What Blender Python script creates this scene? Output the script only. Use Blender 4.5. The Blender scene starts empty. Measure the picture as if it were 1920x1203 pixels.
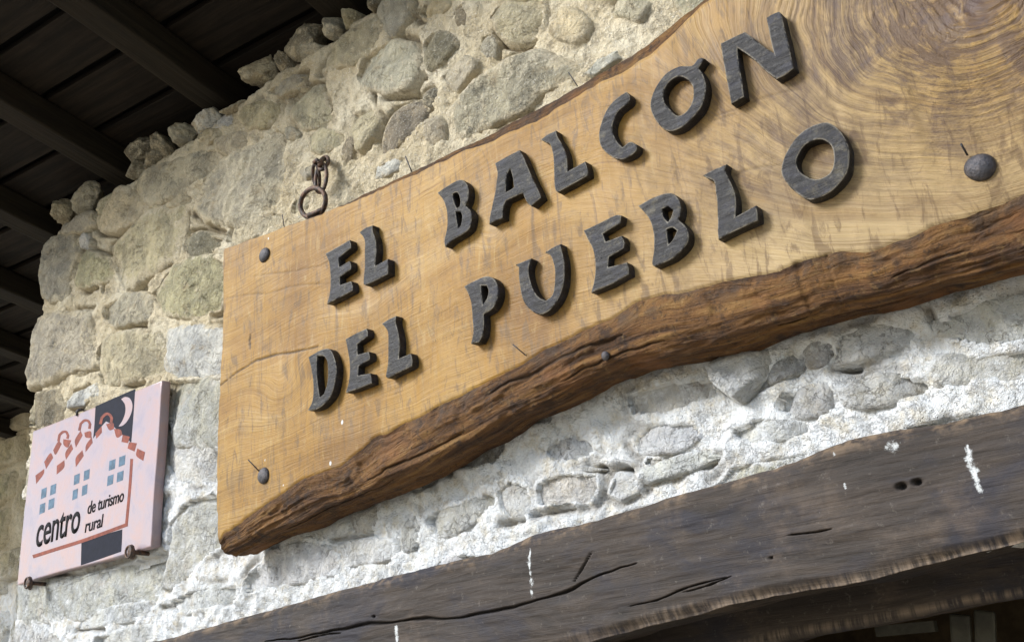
import bpy, math, random
import numpy as np
from mathutils import Vector, Matrix
random.seed(7)
rng = np.random.RandomState(7)
SC = bpy.context.scene
COL = SC.collection
PI = math.pi

# ------------------------------------------------------------------ camera
F = 1778.0
hv = np.array([-2270., 849., F]); vv = np.array([-440., -4900., F])
AX = -hv/np.linalg.norm(hv); AZ = vv/np.linalg.norm(vv)
AY = np.cross(AZ, AX); AY /= np.linalg.norm(AY); AZ = np.cross(AX, AY)
RW = np.array([AX, AY, AZ])                      # world = RW @ camera(x right, y down, z forward)
CP = np.array([0., -1.15, 1.8])
cam_d = bpy.data.cameras.new('camera'); cam = bpy.data.objects.new('camera', cam_d); COL.objects.link(cam)
m = Matrix.Identity(4)
for i in range(3):
    m[i][0] = RW[i, 0]; m[i][1] = -RW[i, 1]; m[i][2] = -RW[i, 2]; m[i][3] = CP[i]
cam.matrix_world = m
cam_d.sensor_width = 36.0; cam_d.lens = F/1920*36.0; cam_d.clip_start = 0.05; cam_d.clip_end = 2000
SC.camera = cam

# ------------------------------------------------------------------ sky and sun
SUN_EL, SUN_AZ = 34.0, 34.0        # degrees; azimuth measured from the wall's outward normal (-Y) towards -X
w = bpy.data.worlds.new('World'); SC.world = w; w.use_nodes = True
nt = w.node_tree; bg = nt.nodes['Background']
sky = nt.nodes.new('ShaderNodeTexSky'); sky.sky_type = 'NISHITA'; sky.sun_disc = False
sky.sun_elevation = math.radians(SUN_EL)
sd = Vector((-math.sin(math.radians(SUN_AZ))*math.cos(math.radians(SUN_EL)), -math.cos(math.radians(SUN_AZ))*math.cos(math.radians(SUN_EL)), math.sin(math.radians(SUN_EL))))
sky.sun_rotation = math.atan2(sd.x, sd.y)
nt.links.new(sky.outputs[0], bg.inputs[0]); bg.inputs[1].default_value = 0.07
sl = bpy.data.lights.new('sun', 'SUN'); sl.energy = 1.5; sl.angle = math.radians(18); sl.color = (0.965, 0.985, 1.0)
so = bpy.data.objects.new('sun', sl); COL.objects.link(so)
so.rotation_euler = (-sd).to_track_quat('-Z', 'Y').to_euler()
SC.view_settings.view_transform = 'Standard'; SC.view_settings.look = 'None'
SC.view_settings.gamma = 1; SC.view_settings.use_curve_mapping = False
SC.view_settings.exposure = 1.92

# ------------------------------------------------------------------ helpers
def ray(u, v): return RW @ np.array([(u-960)/F, (v-601.5)/F, 1.0])
def at(u, v, y):
    r = ray(u, v); return CP + r*((y-CP[1])/r[1])
def hsh(ix, iy, iz, seed):
    n = (ix*374761393 + iy*668265263 + iz*2147483647*3 + seed*1274126177) & 0xffffffff
    n = ((n ^ (n >> 13))*1274126177) & 0xffffffff
    n = ((n ^ (n >> 16))*2246822519) & 0xffffffff
    return ((n ^ (n >> 15)) & 0xffff)/32767.5 - 1.0
def vnoise(x, y, z=0.0, seed=0):
    x, y, z = np.broadcast_arrays(np.asarray(x, float), np.asarray(y, float), np.asarray(z, float))
    xi = np.floor(x).astype(np.int64); yi = np.floor(y).astype(np.int64); zi = np.floor(z).astype(np.int64)
    fx = x-xi; fy = y-yi; fz = z-zi
    fx = fx*fx*fx*(fx*(fx*6-15)+10); fy = fy*fy*fy*(fy*(fy*6-15)+10); fz = fz*fz*(3-2*fz)
    r = 0
    for dz in (0, 1):
        wz = fz if dz else 1-fz
        a = hsh(xi, yi, zi+dz, seed)*(1-fx)+hsh(xi+1, yi, zi+dz, seed)*fx
        b = hsh(xi, yi+1, zi+dz, seed)*(1-fx)+hsh(xi+1, yi+1, zi+dz, seed)*fx
        r = r + wz*(a*(1-fy)+b*fy)
    return r
def fbm(x, y, z=0.0, oct=4, seed=0, gain=0.5):
    r = 0; a = 1.0; k = 1.0
    for o in range(oct):
        r = r + a*vnoise(x*k+o*17.3, y*k-o*9.1, z*k, seed+o); a *= gain; k *= 2.03
    return r
def ridged(x, y, z=0.0, oct=3, seed=0):
    r = 0; a = 1.0; k = 1.0
    for o in range(oct):
        r = r + a*(1-2*np.abs(vnoise(x*k+o*7.7, y*k+3.3*o, z*k, seed+o))); a *= .5; k *= 2.1
    return r
def sstep(a, b, x):
    t = np.clip((x-a)/(b-a), 0, 1); return t*t*(3-2*t)
def seg_dist(px, pz, poly, closed=True):
    """unsigned distance from points to a polyline"""
    d = np.full(px.shape, 1e9); n = len(poly)
    for i in range(n if closed else n-1):
        ax, az = poly[i]; bx, bz = poly[(i+1) % n]
        ex, ez = bx-ax, bz-az; L = ex*ex+ez*ez+1e-12
        t = np.clip(((px-ax)*ex+(pz-az)*ez)/L, 0, 1)
        d = np.minimum(d, (px-ax-t*ex)**2+(pz-az-t*ez)**2)
    return np.sqrt(d)
def crack_mask(px, pz, poly, w_, seed=0):
    """soft line of width w_ that thins towards its ends and wanders a little"""
    p = np.array(poly); L = np.concatenate([[0], np.cumsum(np.linalg.norm(p[1:]-p[:-1], axis=1))]); tot = L[-1]
    wj = max(min(w_, .0016), .0012); qx = px+wj*.5*vnoise(px*60, pz*60, 0, seed+3)+wj*1.6*vnoise(px*13, pz*13, 0, seed+4); qz = pz+wj*.5*vnoise(px*60, pz*60, 5, seed+5)+wj*1.6*vnoise(px*13, pz*13, 5, seed+6)
    best = np.full(px.shape, 1e9); tt = np.zeros(px.shape)
    for i in range(len(p)-1):
        e = p[i+1]-p[i]; t_ = np.clip(((qx-p[i, 0])*e[0]+(qz-p[i, 1])*e[1])/(e @ e+1e-12), 0, 1)
        d = np.hypot(qx-p[i, 0]-t_*e[0], qz-p[i, 1]-t_*e[1]); m_ = d < best
        best = np.where(m_, d, best); tt = np.where(m_, (L[i]+t_*(L[i+1]-L[i]))/tot, tt)
    ww = w_*(.35+.65*np.sin(np.clip(tt, 0, 1)*PI)**.6)*(1+.35*vnoise(tt*14, 0*tt, seed))
    return np.exp(-(best/ww)**2)
def inside(px, pz, poly):
    r = np.zeros(px.shape, bool); n = len(poly)
    for i in range(n):
        ax, az = poly[i]; bx, bz = poly[(i+1) % n]
        c = (az > pz) != (bz > pz)
        with np.errstate(divide='ignore', invalid='ignore'):
            xs = (bx-ax)*(pz-az)/(bz-az+1e-15)+ax
        r ^= c & (px < xs)
    return r
def make_mesh(name, V, Fc, smooth=True, attrs=None, mats=(), fmat=None):
    me = bpy.data.meshes.new(name)
    V = np.asarray(V, np.float32).reshape(-1, 3)
    if isinstance(Fc, np.ndarray):
        nf, k = Fc.shape
        me.vertices.add(len(V)); me.vertices.foreach_set('co', V.ravel())
        me.loops.add(nf*k); me.loops.foreach_set('vertex_index', Fc.astype(np.int32).ravel())
        me.polygons.add(nf); me.polygons.foreach_set('loop_start', np.arange(0, nf*k, k, dtype=np.int32))
        me.update(calc_edges=True)
    else:
        me.from_pydata([tuple(map(float, p)) for p in V], [], [tuple(map(int, q)) for q in Fc]); me.update()
    me.polygons.foreach_set('use_smooth', [smooth]*len(me.polygons))
    for mm in mats: me.materials.append(mm)
    if fmat is not None: me.polygons.foreach_set('material_index', np.asarray(fmat, np.int32))
    if attrs:
        for k, a in attrs.items():
            a = np.asarray(a, np.float32)
            if a.ndim == 1:
                at_ = me.attributes.new(k, 'FLOAT', 'POINT'); at_.data.foreach_set('value', a)
            else:
                at_ = me.attributes.new(k, 'FLOAT_VECTOR', 'POINT'); at_.data.foreach_set('vector', a.ravel())
    me.validate(); me.update()
    return me
def link(name, me, parent=None, **kw):
    o = bpy.data.objects.new(name, me); COL.objects.link(o)
    if parent is not None:
        o.parent = parent; o.matrix_parent_inverse = parent.matrix_basis.inverted()
    for k, v in kw.items(): o[k] = v
    return o
def empty(name, loc, **kw):
    o = bpy.data.objects.new(name, None); COL.objects.link(o); o.location = loc; o.empty_display_size = .05
    for k, v in kw.items(): o[k] = v
    return o
def grid_faces(nu, nv, off=0):
    i, j = np.meshgrid(np.arange(nu-1), np.arange(nv-1), indexing='ij')
    a = (i*nv+j).ravel()+off
    return np.stack([a, a+nv, a+nv+1, a+1], 1)
def interp_poly(pts, xs):
    p = np.array(sorted(pts)); return np.interp(xs, p[:, 0], p[:, 1])
def box_mesh(name, sx, sy, sz, mat, bev=0.0, seed=0, rough=0.0, seg=1):
    """box centred on x,z..: from 0..sx, 0..sy, 0..sz, bevelled, its long edges a little uneven"""
    import bmesh
    bm = bmesh.new(); bmesh.ops.create_cube(bm, size=1)
    for v in bm.verts: v.co = Vector(((v.co.x+.5)*sx, (v.co.y+.5)*sy, (v.co.z+.5)*sz))
    if seg > 1:
        ax = int(np.argmax([sx, sy, sz]))
        es = [e for e in bm.edges if abs((e.verts[0].co-e.verts[1].co)[ax]) > .5*max(sx, sy, sz)]
        bmesh.ops.subdivide_edges(bm, edges=es, cuts=seg-1, use_grid_fill=True)
    if bev: bmesh.ops.bevel(bm, geom=list(bm.edges) if seg == 1 else [e for e in bm.edges if e.calc_face_angle(0) > .5], offset=bev, segments=2, affect='EDGES', profile=.6)
    if rough:
        r = np.random.RandomState(seed)
        o = r.rand(3)*50
        for v in bm.verts:
            c = v.co
            v.co += Vector([float(vnoise(c.x*6+o[0], c.y*6+o[1], c.z*6+o[2]+k*9, k)) for k in range(3)])*rough
    me = bpy.data.meshes.new(name); bm.to_mesh(me); bm.free(); me.materials.append(mat)
    return me

# ------------------------------------------------------------------ materials
class NT:
    def __init__(s, name, rough=.8, spec=.3):
        s.m = bpy.data.materials.new(name); s.m.use_nodes = True; s.t = s.m.node_tree
        s.b = s.t.nodes['Principled BSDF']; s.b.inputs['Roughness'].default_value = rough
        s.b.inputs['Specular IOR Level'].default_value = spec
    def n(s, t, **kw):
        x = s.t.nodes.new(t)
        for k, v in kw.items():
            if k in ('_in',):
                for a, b in v.items(): s.set(x, a, b)
            else: setattr(x, k, v)
        return x
    def set(s, x, key, val):
        if isinstance(val, bpy.types.NodeSocket): s.t.links.new(val, x.inputs[key])
        else: x.inputs[key].default_value = val
    def attr(s, name, out='Vector'):
        a = s.n('ShaderNodeAttribute'); a.attribute_name = name; return a.outputs[out]
    def obj(s): return s.n('ShaderNodeTexCoord').outputs['Object']
    def pos(s): return s.n('ShaderNodeNewGeometry').outputs['Position']
    def mapv(s, vec, scale=(1, 1, 1), loc=(0, 0, 0), rot=(0, 0, 0)):
        x = s.n('ShaderNodeMapping'); s.set(x, 0, vec); x.inputs['Scale'].default_value = scale
        x.inputs['Location'].default_value = loc; x.inputs['Rotation'].default_value = rot; return x.outputs[0]
    def noise(s, vec, scale, detail=4, rough=.55, dist=0.0, out=0):
        x = s.n('ShaderNodeTexNoise'); s.set(x, 'Vector', vec); x.inputs['Scale'].default_value = scale
        x.inputs['Detail'].default_value = detail; x.inputs['Roughness'].default_value = rough
        x.inputs['Distortion'].default_value = dist; return x.outputs[out]
    def vor(s, vec, scale, feature='F1', out='Distance', rnd=1.0):
        x = s.n('ShaderNodeTexVoronoi', feature=feature); s.set(x, 'Vector', vec); x.inputs['Scale'].default_value = scale
        x.inputs['Randomness'].default_value = rnd; return x.outputs[out]
    def ramp(s, fac, stops, interp='LINEAR'):
        x = s.n('ShaderNodeValToRGB'); s.set(x, 0, fac); cr = x.color_ramp; cr.interpolation = interp
        while len(cr.elements) < len(stops): cr.elements.new(.5)
        for e, (p, c) in zip(cr.elements, stops):
            e.position = p; e.color = (c, c, c, 1) if not hasattr(c, '__len__') else (*c, 1)
        return x.outputs[0]
    def mix(s, fac, a, b, mode='MIX'):
        x = s.n('ShaderNodeMix', data_type='RGBA', blend_type=mode); s.set(x, 0, fac)
        for k, v in ((6, a), (7, b)):
            if isinstance(v, tuple) and len(v) == 3: v = (*v, 1)
            s.set(x, k, v)
        return x.outputs[2]
    def math(s, op, a, b=0.0, c=0.0, clamp=False):
        x = s.n('ShaderNodeMath', operation=op, use_clamp=clamp); s.set(x, 0, a); s.set(x, 1, b); s.set(x, 2, c); return x.outputs[0]
    def maprange(s, v, a, b, c=0.0, d=1.0):
        x = s.n('ShaderNodeMapRange', interpolation_type='SMOOTHSTEP'); s.set(x, 0, v)
        for i, k in enumerate((a, b, c, d)): s.set(x, i+1, k)
        return x.outputs[0]
    def bump(s, h, dist, strength=1.0, nrm=None):
        x = s.n('ShaderNodeBump'); s.set(x, 'Height', h); x.inputs['Distance'].default_value = dist; x.inputs['Strength'].default_value = strength
        if nrm is not None: s.set(x, 'Normal', nrm)
        return x.outputs[0]
    def out(s, col=None, nrm=None, rough=None, metal=None):
        if col is not None: s.set(s.b, 'Base Color', (*col, 1) if isinstance(col, tuple) else col)
        if nrm is not None: s.set(s.b, 'Normal', nrm)
        if rough is not None: s.set(s.b, 'Roughness', rough)
        if metal is not None: s.set(s.b, 'Metallic', metal)
        return s.m

MORTAR_LO, MORTAR_HI = (.40, .315, .20), (.66, .57, .43)
def mortar_color(t, P):
    n1 = t.noise(P, 7, 5, .6); n2 = t.noise(P, 60, 5, .7); n3 = t.noise(P, 260, 3, .6)
    c = t.ramp(n1, [(.3, (.46, .375, .235)), (.5, (.57, .485, .33)), (.72, (.67, .605, .46))])
    c = t.mix(t.maprange(n2, .46, .72), c, (.43, .365, .26))
    c = t.mix(t.math('MULTIPLY', t.maprange(n3, .56, .74), .65), c, (.82, .79, .70))
    c = t.mix(t.math('MULTIPLY', t.maprange(t.noise(P, 420, 2, .5), .60, .70), .6), c, (.17, .14, .10))
    c = t.mix(t.math('MULTIPLY', painted_skylight(t, P), .85), c, (.70, .725, .745))  # whitens the lower mortar by colour, standing in for bright sky light
    return c
def veins(t, P, sc=42, w=.016):
    n = t.noise(P, sc, 6, .62, .4); m_ = t.noise(P, 15, 3, .6)
    return t.math('MULTIPLY', t.maprange(t.math('ABSOLUTE', t.math('SUBTRACT', n, .5)), 0.0, w, 1.0, 0.0), t.maprange(m_, .42, .60))
def painted_skylight(t, P):
    """sky brightness painted into the colour of the lower wall band, ragged upper edge, thinner in places"""
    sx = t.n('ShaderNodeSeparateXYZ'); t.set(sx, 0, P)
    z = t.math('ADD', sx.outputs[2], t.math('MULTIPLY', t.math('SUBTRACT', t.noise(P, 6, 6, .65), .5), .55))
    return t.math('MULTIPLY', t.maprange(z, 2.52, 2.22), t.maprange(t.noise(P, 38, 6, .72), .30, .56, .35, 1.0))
def mat_mortar():
    t = NT('mortar', .95, .15); P = t.pos()
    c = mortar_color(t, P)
    gv = t.attr('cav', 'Fac')
    c = t.mix(t.math('MULTIPLY', veins(t, P), .20), c, (.26, .22, .17))
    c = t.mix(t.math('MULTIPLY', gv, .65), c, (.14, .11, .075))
    h = t.math('ADD', t.noise(P, 130, 8, .68), t.math('MULTIPLY', t.noise(P, 40, 4, .6), 1.6))
    pits = t.maprange(t.vor(t.mapv(P, (1, 1, 1)), 190), .05, .22, -.5, 0.0)
    h = t.math('ADD', h, pits); h = t.math('ADD', h, t.math('MULTIPLY', veins(t, P), -.3)); h = t.math('ADD', h, t.math('MULTIPLY', t.noise(P, 420, 3, .7), .35))
    return t.out(c, t.bump(h, .009, .95))
def mat_stone():
    t = NT('limestone', .9, .2); P = t.pos()
    oi = t.n('ShaderNodeObjectInfo'); rnd = oi.outputs['Random']
    off = t.n('ShaderNodeCombineXYZ'); t.set(off, 0, t.math('MULTIPLY', rnd, 37.0)); t.set(off, 1, t.math('MULTIPLY', rnd, 11.0))
    va = t.n('ShaderNodeVectorMath', operation='ADD'); t.set(va, 0, P); t.set(va, 1, off.outputs[0]); Q = va.outputs[0]
    base = oi.outputs['Color']
    n1 = t.noise(Q, 14, 6, .65, .6); n2 = t.noise(Q, 60, 6, .7, .3); n3 = t.noise(Q, 330, 3, .6)
    c = t.mix(t.maprange(n1, .35, .68), t.mix(1.0, base, (.74, .73, .72), 'MULTIPLY'), t.mix(1.0, base, (1.3, 1.25, 1.16), 'MULTIPLY'))
    c = t.mix(t.math('MULTIPLY', t.maprange(t.noise(Q, 22, 4, .6), .56, .75), .7), c, (.36, .28, .165))       # ochre staining
    c = t.mix(t.maprange(n2, .56, .78), c, t.mix(1.0, c, (.5, .5, .5), 'MULTIPLY'))
    c = t.mix(t.math('MULTIPLY', t.maprange(n3, .55, .72), .55), c, (.62, .60, .54))
    c = t.mix(t.math('MULTIPLY', t.maprange(t.noise(Q, 500, 2, .5), .60, .68), .5), c, (.10, .09, .08))
    # lime mortar smeared over the edges
    e = t.attr('edge', 'Fac')
    k = t.math('ADD', e, t.math('MULTIPLY', t.math('SUBTRACT', t.noise(P, 26, 6, .7), .5), 1.6))
    sm = t.math('MULTIPLY', t.maprange(t.math('ADD', k, t.math('MULTIPLY', oi.outputs['Alpha'], .28)), .62, .90), .85)
    sp = t.math('MULTIPLY', t.maprange(t.math('ADD', t.noise(P, 38, 7, .75), t.math('MULTIPLY', oi.outputs['Alpha'], .10)), .58, .70), .8)
    c = t.mix(t.math('MULTIPLY', painted_skylight(t, P), .38), c, (.56, .60, .67))  # bluish sky brightness mixed into the colour of the lower stones
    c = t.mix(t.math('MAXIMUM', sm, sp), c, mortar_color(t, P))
    vn = veins(t, Q, 36, .018); c = t.mix(t.math('MULTIPLY', vn, .5), c, t.mix(1.0, c, (.34, .31, .26), 'MULTIPLY'))
    h = t.math('ADD', t.math('MULTIPLY', t.noise(Q, 34, 8, .68, .8), 2.2), t.math('MULTIPLY', t.noise(Q, 200, 5, .7), .7))
    w = t.vor(Q, 26, 'DISTANCE_TO_EDGE'); h = t.math('ADD', h, t.math('MULTIPLY', t.maprange(w, 0.0, .10, -1.0, 0.0), .16)); h = t.math('ADD', h, t.math('MULTIPLY', vn, -.5)); h = t.math('ADD', h, t.math('MULTIPLY', t.noise(Q, 420, 3, .7), .30))
    return t.out(c, t.bump(h, .010, .9))
def wood_layers(t, g, s_scale=3.0, lo=(.20, .10, .035), mid=(.44, .26, .10), hi=(.56, .37, .17)):
    pass
def mat_board():
    """face of the sign: vector attribute grain = (along, flow, 0)"""
    t = NT('oiled_oak', .55, .3); G = t.attr('grain'); P = t.pos()
    mk = t.attr('mask')                                   # x knot, y pale, z streak
    sx = t.n('ShaderNodeSeparateXYZ'); t.set(sx, 0, mk); kn, pale, wob = sx.outputs
    wv = t.noise(P, 9, 3, .5, out=1)
    vm = t.n('ShaderNodeVectorMath', operation='MULTIPLY_ADD'); t.set(vm, 0, wv); vm.inputs[1].default_value = (0, .006, 0); t.set(vm, 2, G)
    G2 = vm.outputs[0]
    ring = t.noise(t.mapv(G2, (1.8, 22, 1)), 1, 6, .66, .25)
    fib = t.noise(t.mapv(G2, (6, 230, 1)), 1, 4, .65)
    fine = t.noise(t.mapv(G2, (22, 800, 1)), 1, 2, .6)
    big = t.noise(P, 4.0, 5, .65)
    col = t.ramp(big, [(.32, (.150, .070, .010)), (.50, (.240, .126, .021)), (.70, (.320, .188, .044))])
    col = t.mix(pale, col, (.345, .255, .13))
    brk = t.maprange(t.noise(P, 13, 4, .6), .35, .6, .25, 1.0)
    col = t.mix(t.math('MULTIPLY', t.math('MULTIPLY', t.maprange(ring, .49, .68), .46), brk), col, (.135, .066, .018))
    col = t.mix(t.math('MULTIPLY', t.maprange(ring, .46, .30), .35), col, (.36, .24, .078))
    lines = t.maprange(t.noise(t.mapv(G2, (1.3, 80, 1)), 1, 4, .7), .61, .67)
    col = t.mix(t.math('MULTIPLY', t.math('MULTIPLY', lines, .45), brk), col, (.12, .055, .02))
    col = t.mix(t.math('MULTIPLY', t.maprange(fib, .50, .68), .30), col, (.12, .065, .022))
    fig = t.noise(t.mapv(G2, (48, 11, 1)), 1, 5, .65, .8)
    col = t.mix(t.math('MULTIPLY', t.maprange(fig, .53, .70), .50), col, (.13, .078, .034))
    col = t.mix(t.math('MULTIPLY', t.maprange(fig, .42, .30), .25), col, (.36, .26, .11))
    fig2 = t.noise(t.mapv(P, (60, 1, 13), rot=(0, .12, 0)), 1, 5, .68, 1.1)
    col = t.mix(t.math('MULTIPLY', t.maprange(fig2, .51, .65), .72), col, (.115, .068, .028))
    col = t.mix(t.math('MULTIPLY', t.maprange(fig2, .42, .30), .35), col, (.36, .26, .11))
    col = t.mix(t.math('MULTIPLY', t.maprange(t.noise(P, 16, 6, .7), .50, .68), .40), col, (.12, .072, .032))
    # knot: broken purple brown bands following the flow
    kb = t.noise(t.mapv(G2, (11, 46, 1)), 1, 5, .66, .5)
    kb3 = t.noise(t.mapv(G2, (20, 110, 1)), 1, 4, .66, .4)
    kb2 = t.noise(P, 12, 6, .72, .6)
    kk = t.math('MULTIPLY', kn, t.math('ADD', t.math('MULTIPLY', t.maprange(kb, .42, .60), .8), t.math('ADD', t.math('MULTIPLY', t.maprange(kb3, .48, .62), .45), t.math('MULTIPLY', t.maprange(kb2, .42, .58), .75))), clamp=True)
    col = t.mix(t.math('MULTIPLY', kk, .82), col, (.070, .041, .028))
    col = t.mix(t.math('MULTIPLY', kn, t.math('MULTIPLY', t.maprange(kb2, .56, .68), .55)), col, (.06, .042, .045))
    col = t.mix(t.math('MULTIPLY', kn, t.math('MULTIPLY', t.maprange(kb, .42, .32), .55)), col, (.33, .215, .085))
    # stains, pores
    st = t.maprange(t.noise(P, 11, 6, .7, .5), .60, .74)
    col = t.mix(t.math('MULTIPLY', st, .40), col, (.13, .085, .06))
    pore = t.maprange(t.noise(t.mapv(G2, (60, 700, 1)), 1, 2, .5), .66, .74)
    col = t.mix(t.math('MULTIPLY', pore, .55), col, (.07, .04, .02))
    ck = t.attr('crack', 'Fac')
    col = t.mix(ck, col, (.03, .017, .01))
    col = t.mix(t.maprange(wob, .3, .6), col, (.5, .5, .48))
    h = t.math('ADD', t.math('MULTIPLY', ring, -.8), t.math('ADD', t.math('MULTIPLY', fib, -.5), t.math('MULTIPLY', fine, -.2)))
    h = t.math('ADD', h, t.math('MULTIPLY', kb, t.math('MULTIPLY', kn, -2.2)))
    rg = t.math('ADD', .42, t.math('MULTIPLY', ring, .3))
    return t.out(col, t.bump(h, .0030, .8), rg)
def mat_bark():
    t = NT('waney_edge', .75, .3); G = t.attr('grain'); P = t.pos()
    n = t.noise(t.mapv(G, (4, 34, 1)), 1, 7, .68, .8); n2 = t.noise(P, 22, 6, .7, .4); n3 = t.noise(t.mapv(G, (14, 170, 1)), 1, 5, .7)
    c = t.ramp(n, [(.30, (.022, .011, .006)), (.44, (.072, .032, .010)), (.56, (.150, .070, .019)), (.72, (.25, .142, .044))])
    c = t.mix(t.math('MULTIPLY', t.maprange(n2, .50, .66), .8), c, (.024, .014, .010))
    c = t.mix(t.math('MULTIPLY', t.maprange(t.noise(P, 70, 6, .75), .54, .66), .55), c, (.20, .12, .045))
    c = t.mix(t.math('MULTIPLY', t.maprange(t.noise(P, 130, 4, .7), .56, .66), .6), c, (.014, .008, .006))
    c = t.mix(t.math('MULTIPLY', t.maprange(t.noise(P, 9, 4, .6), .55, .7), .5), c, (.20, .085, .028))
    c = t.mix(t.math('MULTIPLY', t.maprange(n3, .58, .74), .5), c, (.016, .010, .008))
    rim = t.attr('rim', 'Fac'); c = t.mix(t.math('MULTIPLY', t.attr('split', 'Fac'), .8), c, (.008, .005, .004))
    c = t.mix(t.math('MULTIPLY', rim, t.maprange(t.noise(P, 30, 4, .6), .40, .62)), c, (.050, .034, .024))
    cr = t.vor(t.mapv(G, (16, 60, 1)), 1, 'DISTANCE_TO_EDGE'); cm = t.math('MULTIPLY', t.maprange(cr, .0, .09, 1.0, 0.0), t.maprange(t.noise(P, 8, 3, .5), .45, .6))
    c = t.mix(t.math('MULTIPLY', cm, .22), c, (.016, .009, .007))
    h = t.math('ADD', t.math('MULTIPLY', n, 1.4), t.math('ADD', n3, t.math('MULTIPLY', n2, .8)))
    h = t.math('ADD', h, t.math('MULTIPLY', cm, -.15)); h = t.math('ADD', h, t.math('MULTIPLY', t.noise(P, 160, 5, .75), .7))
    return t.out(c, t.bump(h, .006, .9))
def mat_letter():
    t = NT('blackened_wood', .5, .3); P = t.pos(); O = t.obj()
    oi = t.n('ShaderNodeObjectInfo'); off = t.n('ShaderNodeCombineXYZ'); t.set(off, 0, t.math('MULTIPLY', oi.outputs['Random'], 9.0)); t.set(off, 2, t.math('MULTIPLY', oi.outputs['Random'], 5.0))
    va = t.n('ShaderNodeVectorMath', operation='ADD'); t.set(va, 0, P); t.set(va, 1, off.outputs[0]); Q = va.outputs[0]
    g = t.noise(t.mapv(Q, (24, 60, 130), rot=(0, .22, 0)), 1, 6, .7, 1.0)
    big = t.noise(t.mapv(Q, (26, 26, 60)), 1, 5, .65)
    c = t.ramp(g, [(.3, (.009, .0078, .007)), (.55, (.019, .0165, .015)), (.8, (.050, .043, .035))])
    c = t.mix(t.math('MULTIPLY', t.maprange(big, .48, .64), .6), c, (.032, .031, .040))
    c = t.mix(t.math('MULTIPLY', t.maprange(t.noise(Q, 34, 6, .75, .5), .54, .68), .8), c, (.092, .078, .050))
    c = t.mix(t.math('MULTIPLY', t.maprange(t.noise(t.mapv(Q, (8, 8, 300), rot=(0, .22, 0)), 1, 4, .6), .60, .68), .8), c, (.010, .008, .008))
    c = t.mix(t.math('MULTIPLY', t.maprange(t.noise(Q, 190, 4, .7), .60, .72), .5), c, (.14, .125, .10))
    c = t.mix(t.math('MULTIPLY', oi.outputs['Random'], .35), c, t.mix(1.0, c, (.55, .55, .6), 'MULTIPLY'))
    h = t.math('ADD', g, t.math('MULTIPLY', t.noise(Q, 55, 4, .6), 1.2))
    gm = t.n('ShaderNodeNewGeometry'); sn = t.n('ShaderNodeSeparateXYZ'); t.set(sn, 0, gm.outputs['True Normal'])
    ny = t.math('ABSOLUTE', sn.outputs[1]); ed = t.math('MULTIPLY', t.maprange(ny, .2, .5), t.maprange(ny, .985, .93))
    c = t.mix(t.math('MULTIPLY', ed, t.maprange(t.noise(Q, 60, 4, .7), .38, .56)), c, (.21, .185, .145))   # arris rubbed to bare wood
    return t.out(c, t.bump(h, .0030, .8), t.math('ADD', .42, t.math('MULTIPLY', big, .3)))
def mat_lintel():
    t = NT('weathered_beam', .72, .3); P = t.pos()
    Q = t.mapv(P, (1, 1, 1), rot=(0, .02, 0))
    g = t.noise(t.mapv(Q, (3.5, 20, 26)), 1, 8, .68, 1.2); g2 = t.noise(t.mapv(Q, (7, 40, 260)), 1, 4, .7)
    blo = t.noise(t.mapv(P, (5, 5, 11)), 1, 6, .62, .5)
    c = t.ramp(g, [(.28, (.014, .011, .009)), (.5, (.035, .026, .020)), (.75, (.072, .055, .042))])
    c = t.mix(t.math('MULTIPLY', t.maprange(blo, .47, .64), .8), c, (.018, .017, .023))
    c = t.mix(t.math('MULTIPLY', t.maprange(t.noise(P, 7, 6, .7), .52, .68), .5), c, (.095, .068, .048))
    c = t.mix(t.math('MULTIPLY', t.maprange(g2, .56, .70), .35), c, (.018, .014, .013))
    c = t.mix(t.math('MULTIPLY', t.maprange(t.noise(P, 90, 5, .75), .58, .72), .4), c, (.15, .13, .11))
    e = t.attr('rim', 'Fac')
    en = t.noise(t.mapv(P, (150, 30, 8)), 1, 4, .6)
    c = t.mix(t.math('MULTIPLY', e, t.maprange(en, .36, .64)), c, (.19, .14, .098))
    lm = t.attr('top', 'Fac')
    c = t.mix(t.math('MULTIPLY', lm, t.maprange(t.noise(P, 30, 5, .7), .45, .66)), c, (.145, .10, .062))
    ck = t.attr('crack', 'Fac'); c = t.mix(ck, c, (.010, .008, .007))
    pn = t.attr('paint', 'Fac'); c = t.mix(t.maprange(t.math('ADD', t.math('MULTIPLY', pn, .85), t.math('MULTIPLY', t.math('SUBTRACT', t.noise(P, 110, 6, .8), .5), 2.6)), .42, .95), c, (.46, .47, .46))
    h = t.math('ADD', g, t.math('MULTIPLY', g2, .45))
    h = t.math('ADD', h, t.math('MULTIPLY', t.noise(P, 60, 6, .7), .5))
    return t.out(c, t.bump(h, .003, .75))
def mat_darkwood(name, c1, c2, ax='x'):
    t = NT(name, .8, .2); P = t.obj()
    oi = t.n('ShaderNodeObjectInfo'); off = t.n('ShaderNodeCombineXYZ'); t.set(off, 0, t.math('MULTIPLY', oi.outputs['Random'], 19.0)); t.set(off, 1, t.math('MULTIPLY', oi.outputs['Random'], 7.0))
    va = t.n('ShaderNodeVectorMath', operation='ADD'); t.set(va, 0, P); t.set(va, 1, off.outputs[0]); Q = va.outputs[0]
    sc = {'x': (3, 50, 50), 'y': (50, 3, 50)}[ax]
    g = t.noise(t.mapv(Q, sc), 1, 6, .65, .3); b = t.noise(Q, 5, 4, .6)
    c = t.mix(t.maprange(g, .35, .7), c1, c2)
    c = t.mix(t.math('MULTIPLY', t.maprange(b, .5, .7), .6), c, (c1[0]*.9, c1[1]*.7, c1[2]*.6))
    return t.out(c, t.bump(g, .004, .8))
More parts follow.
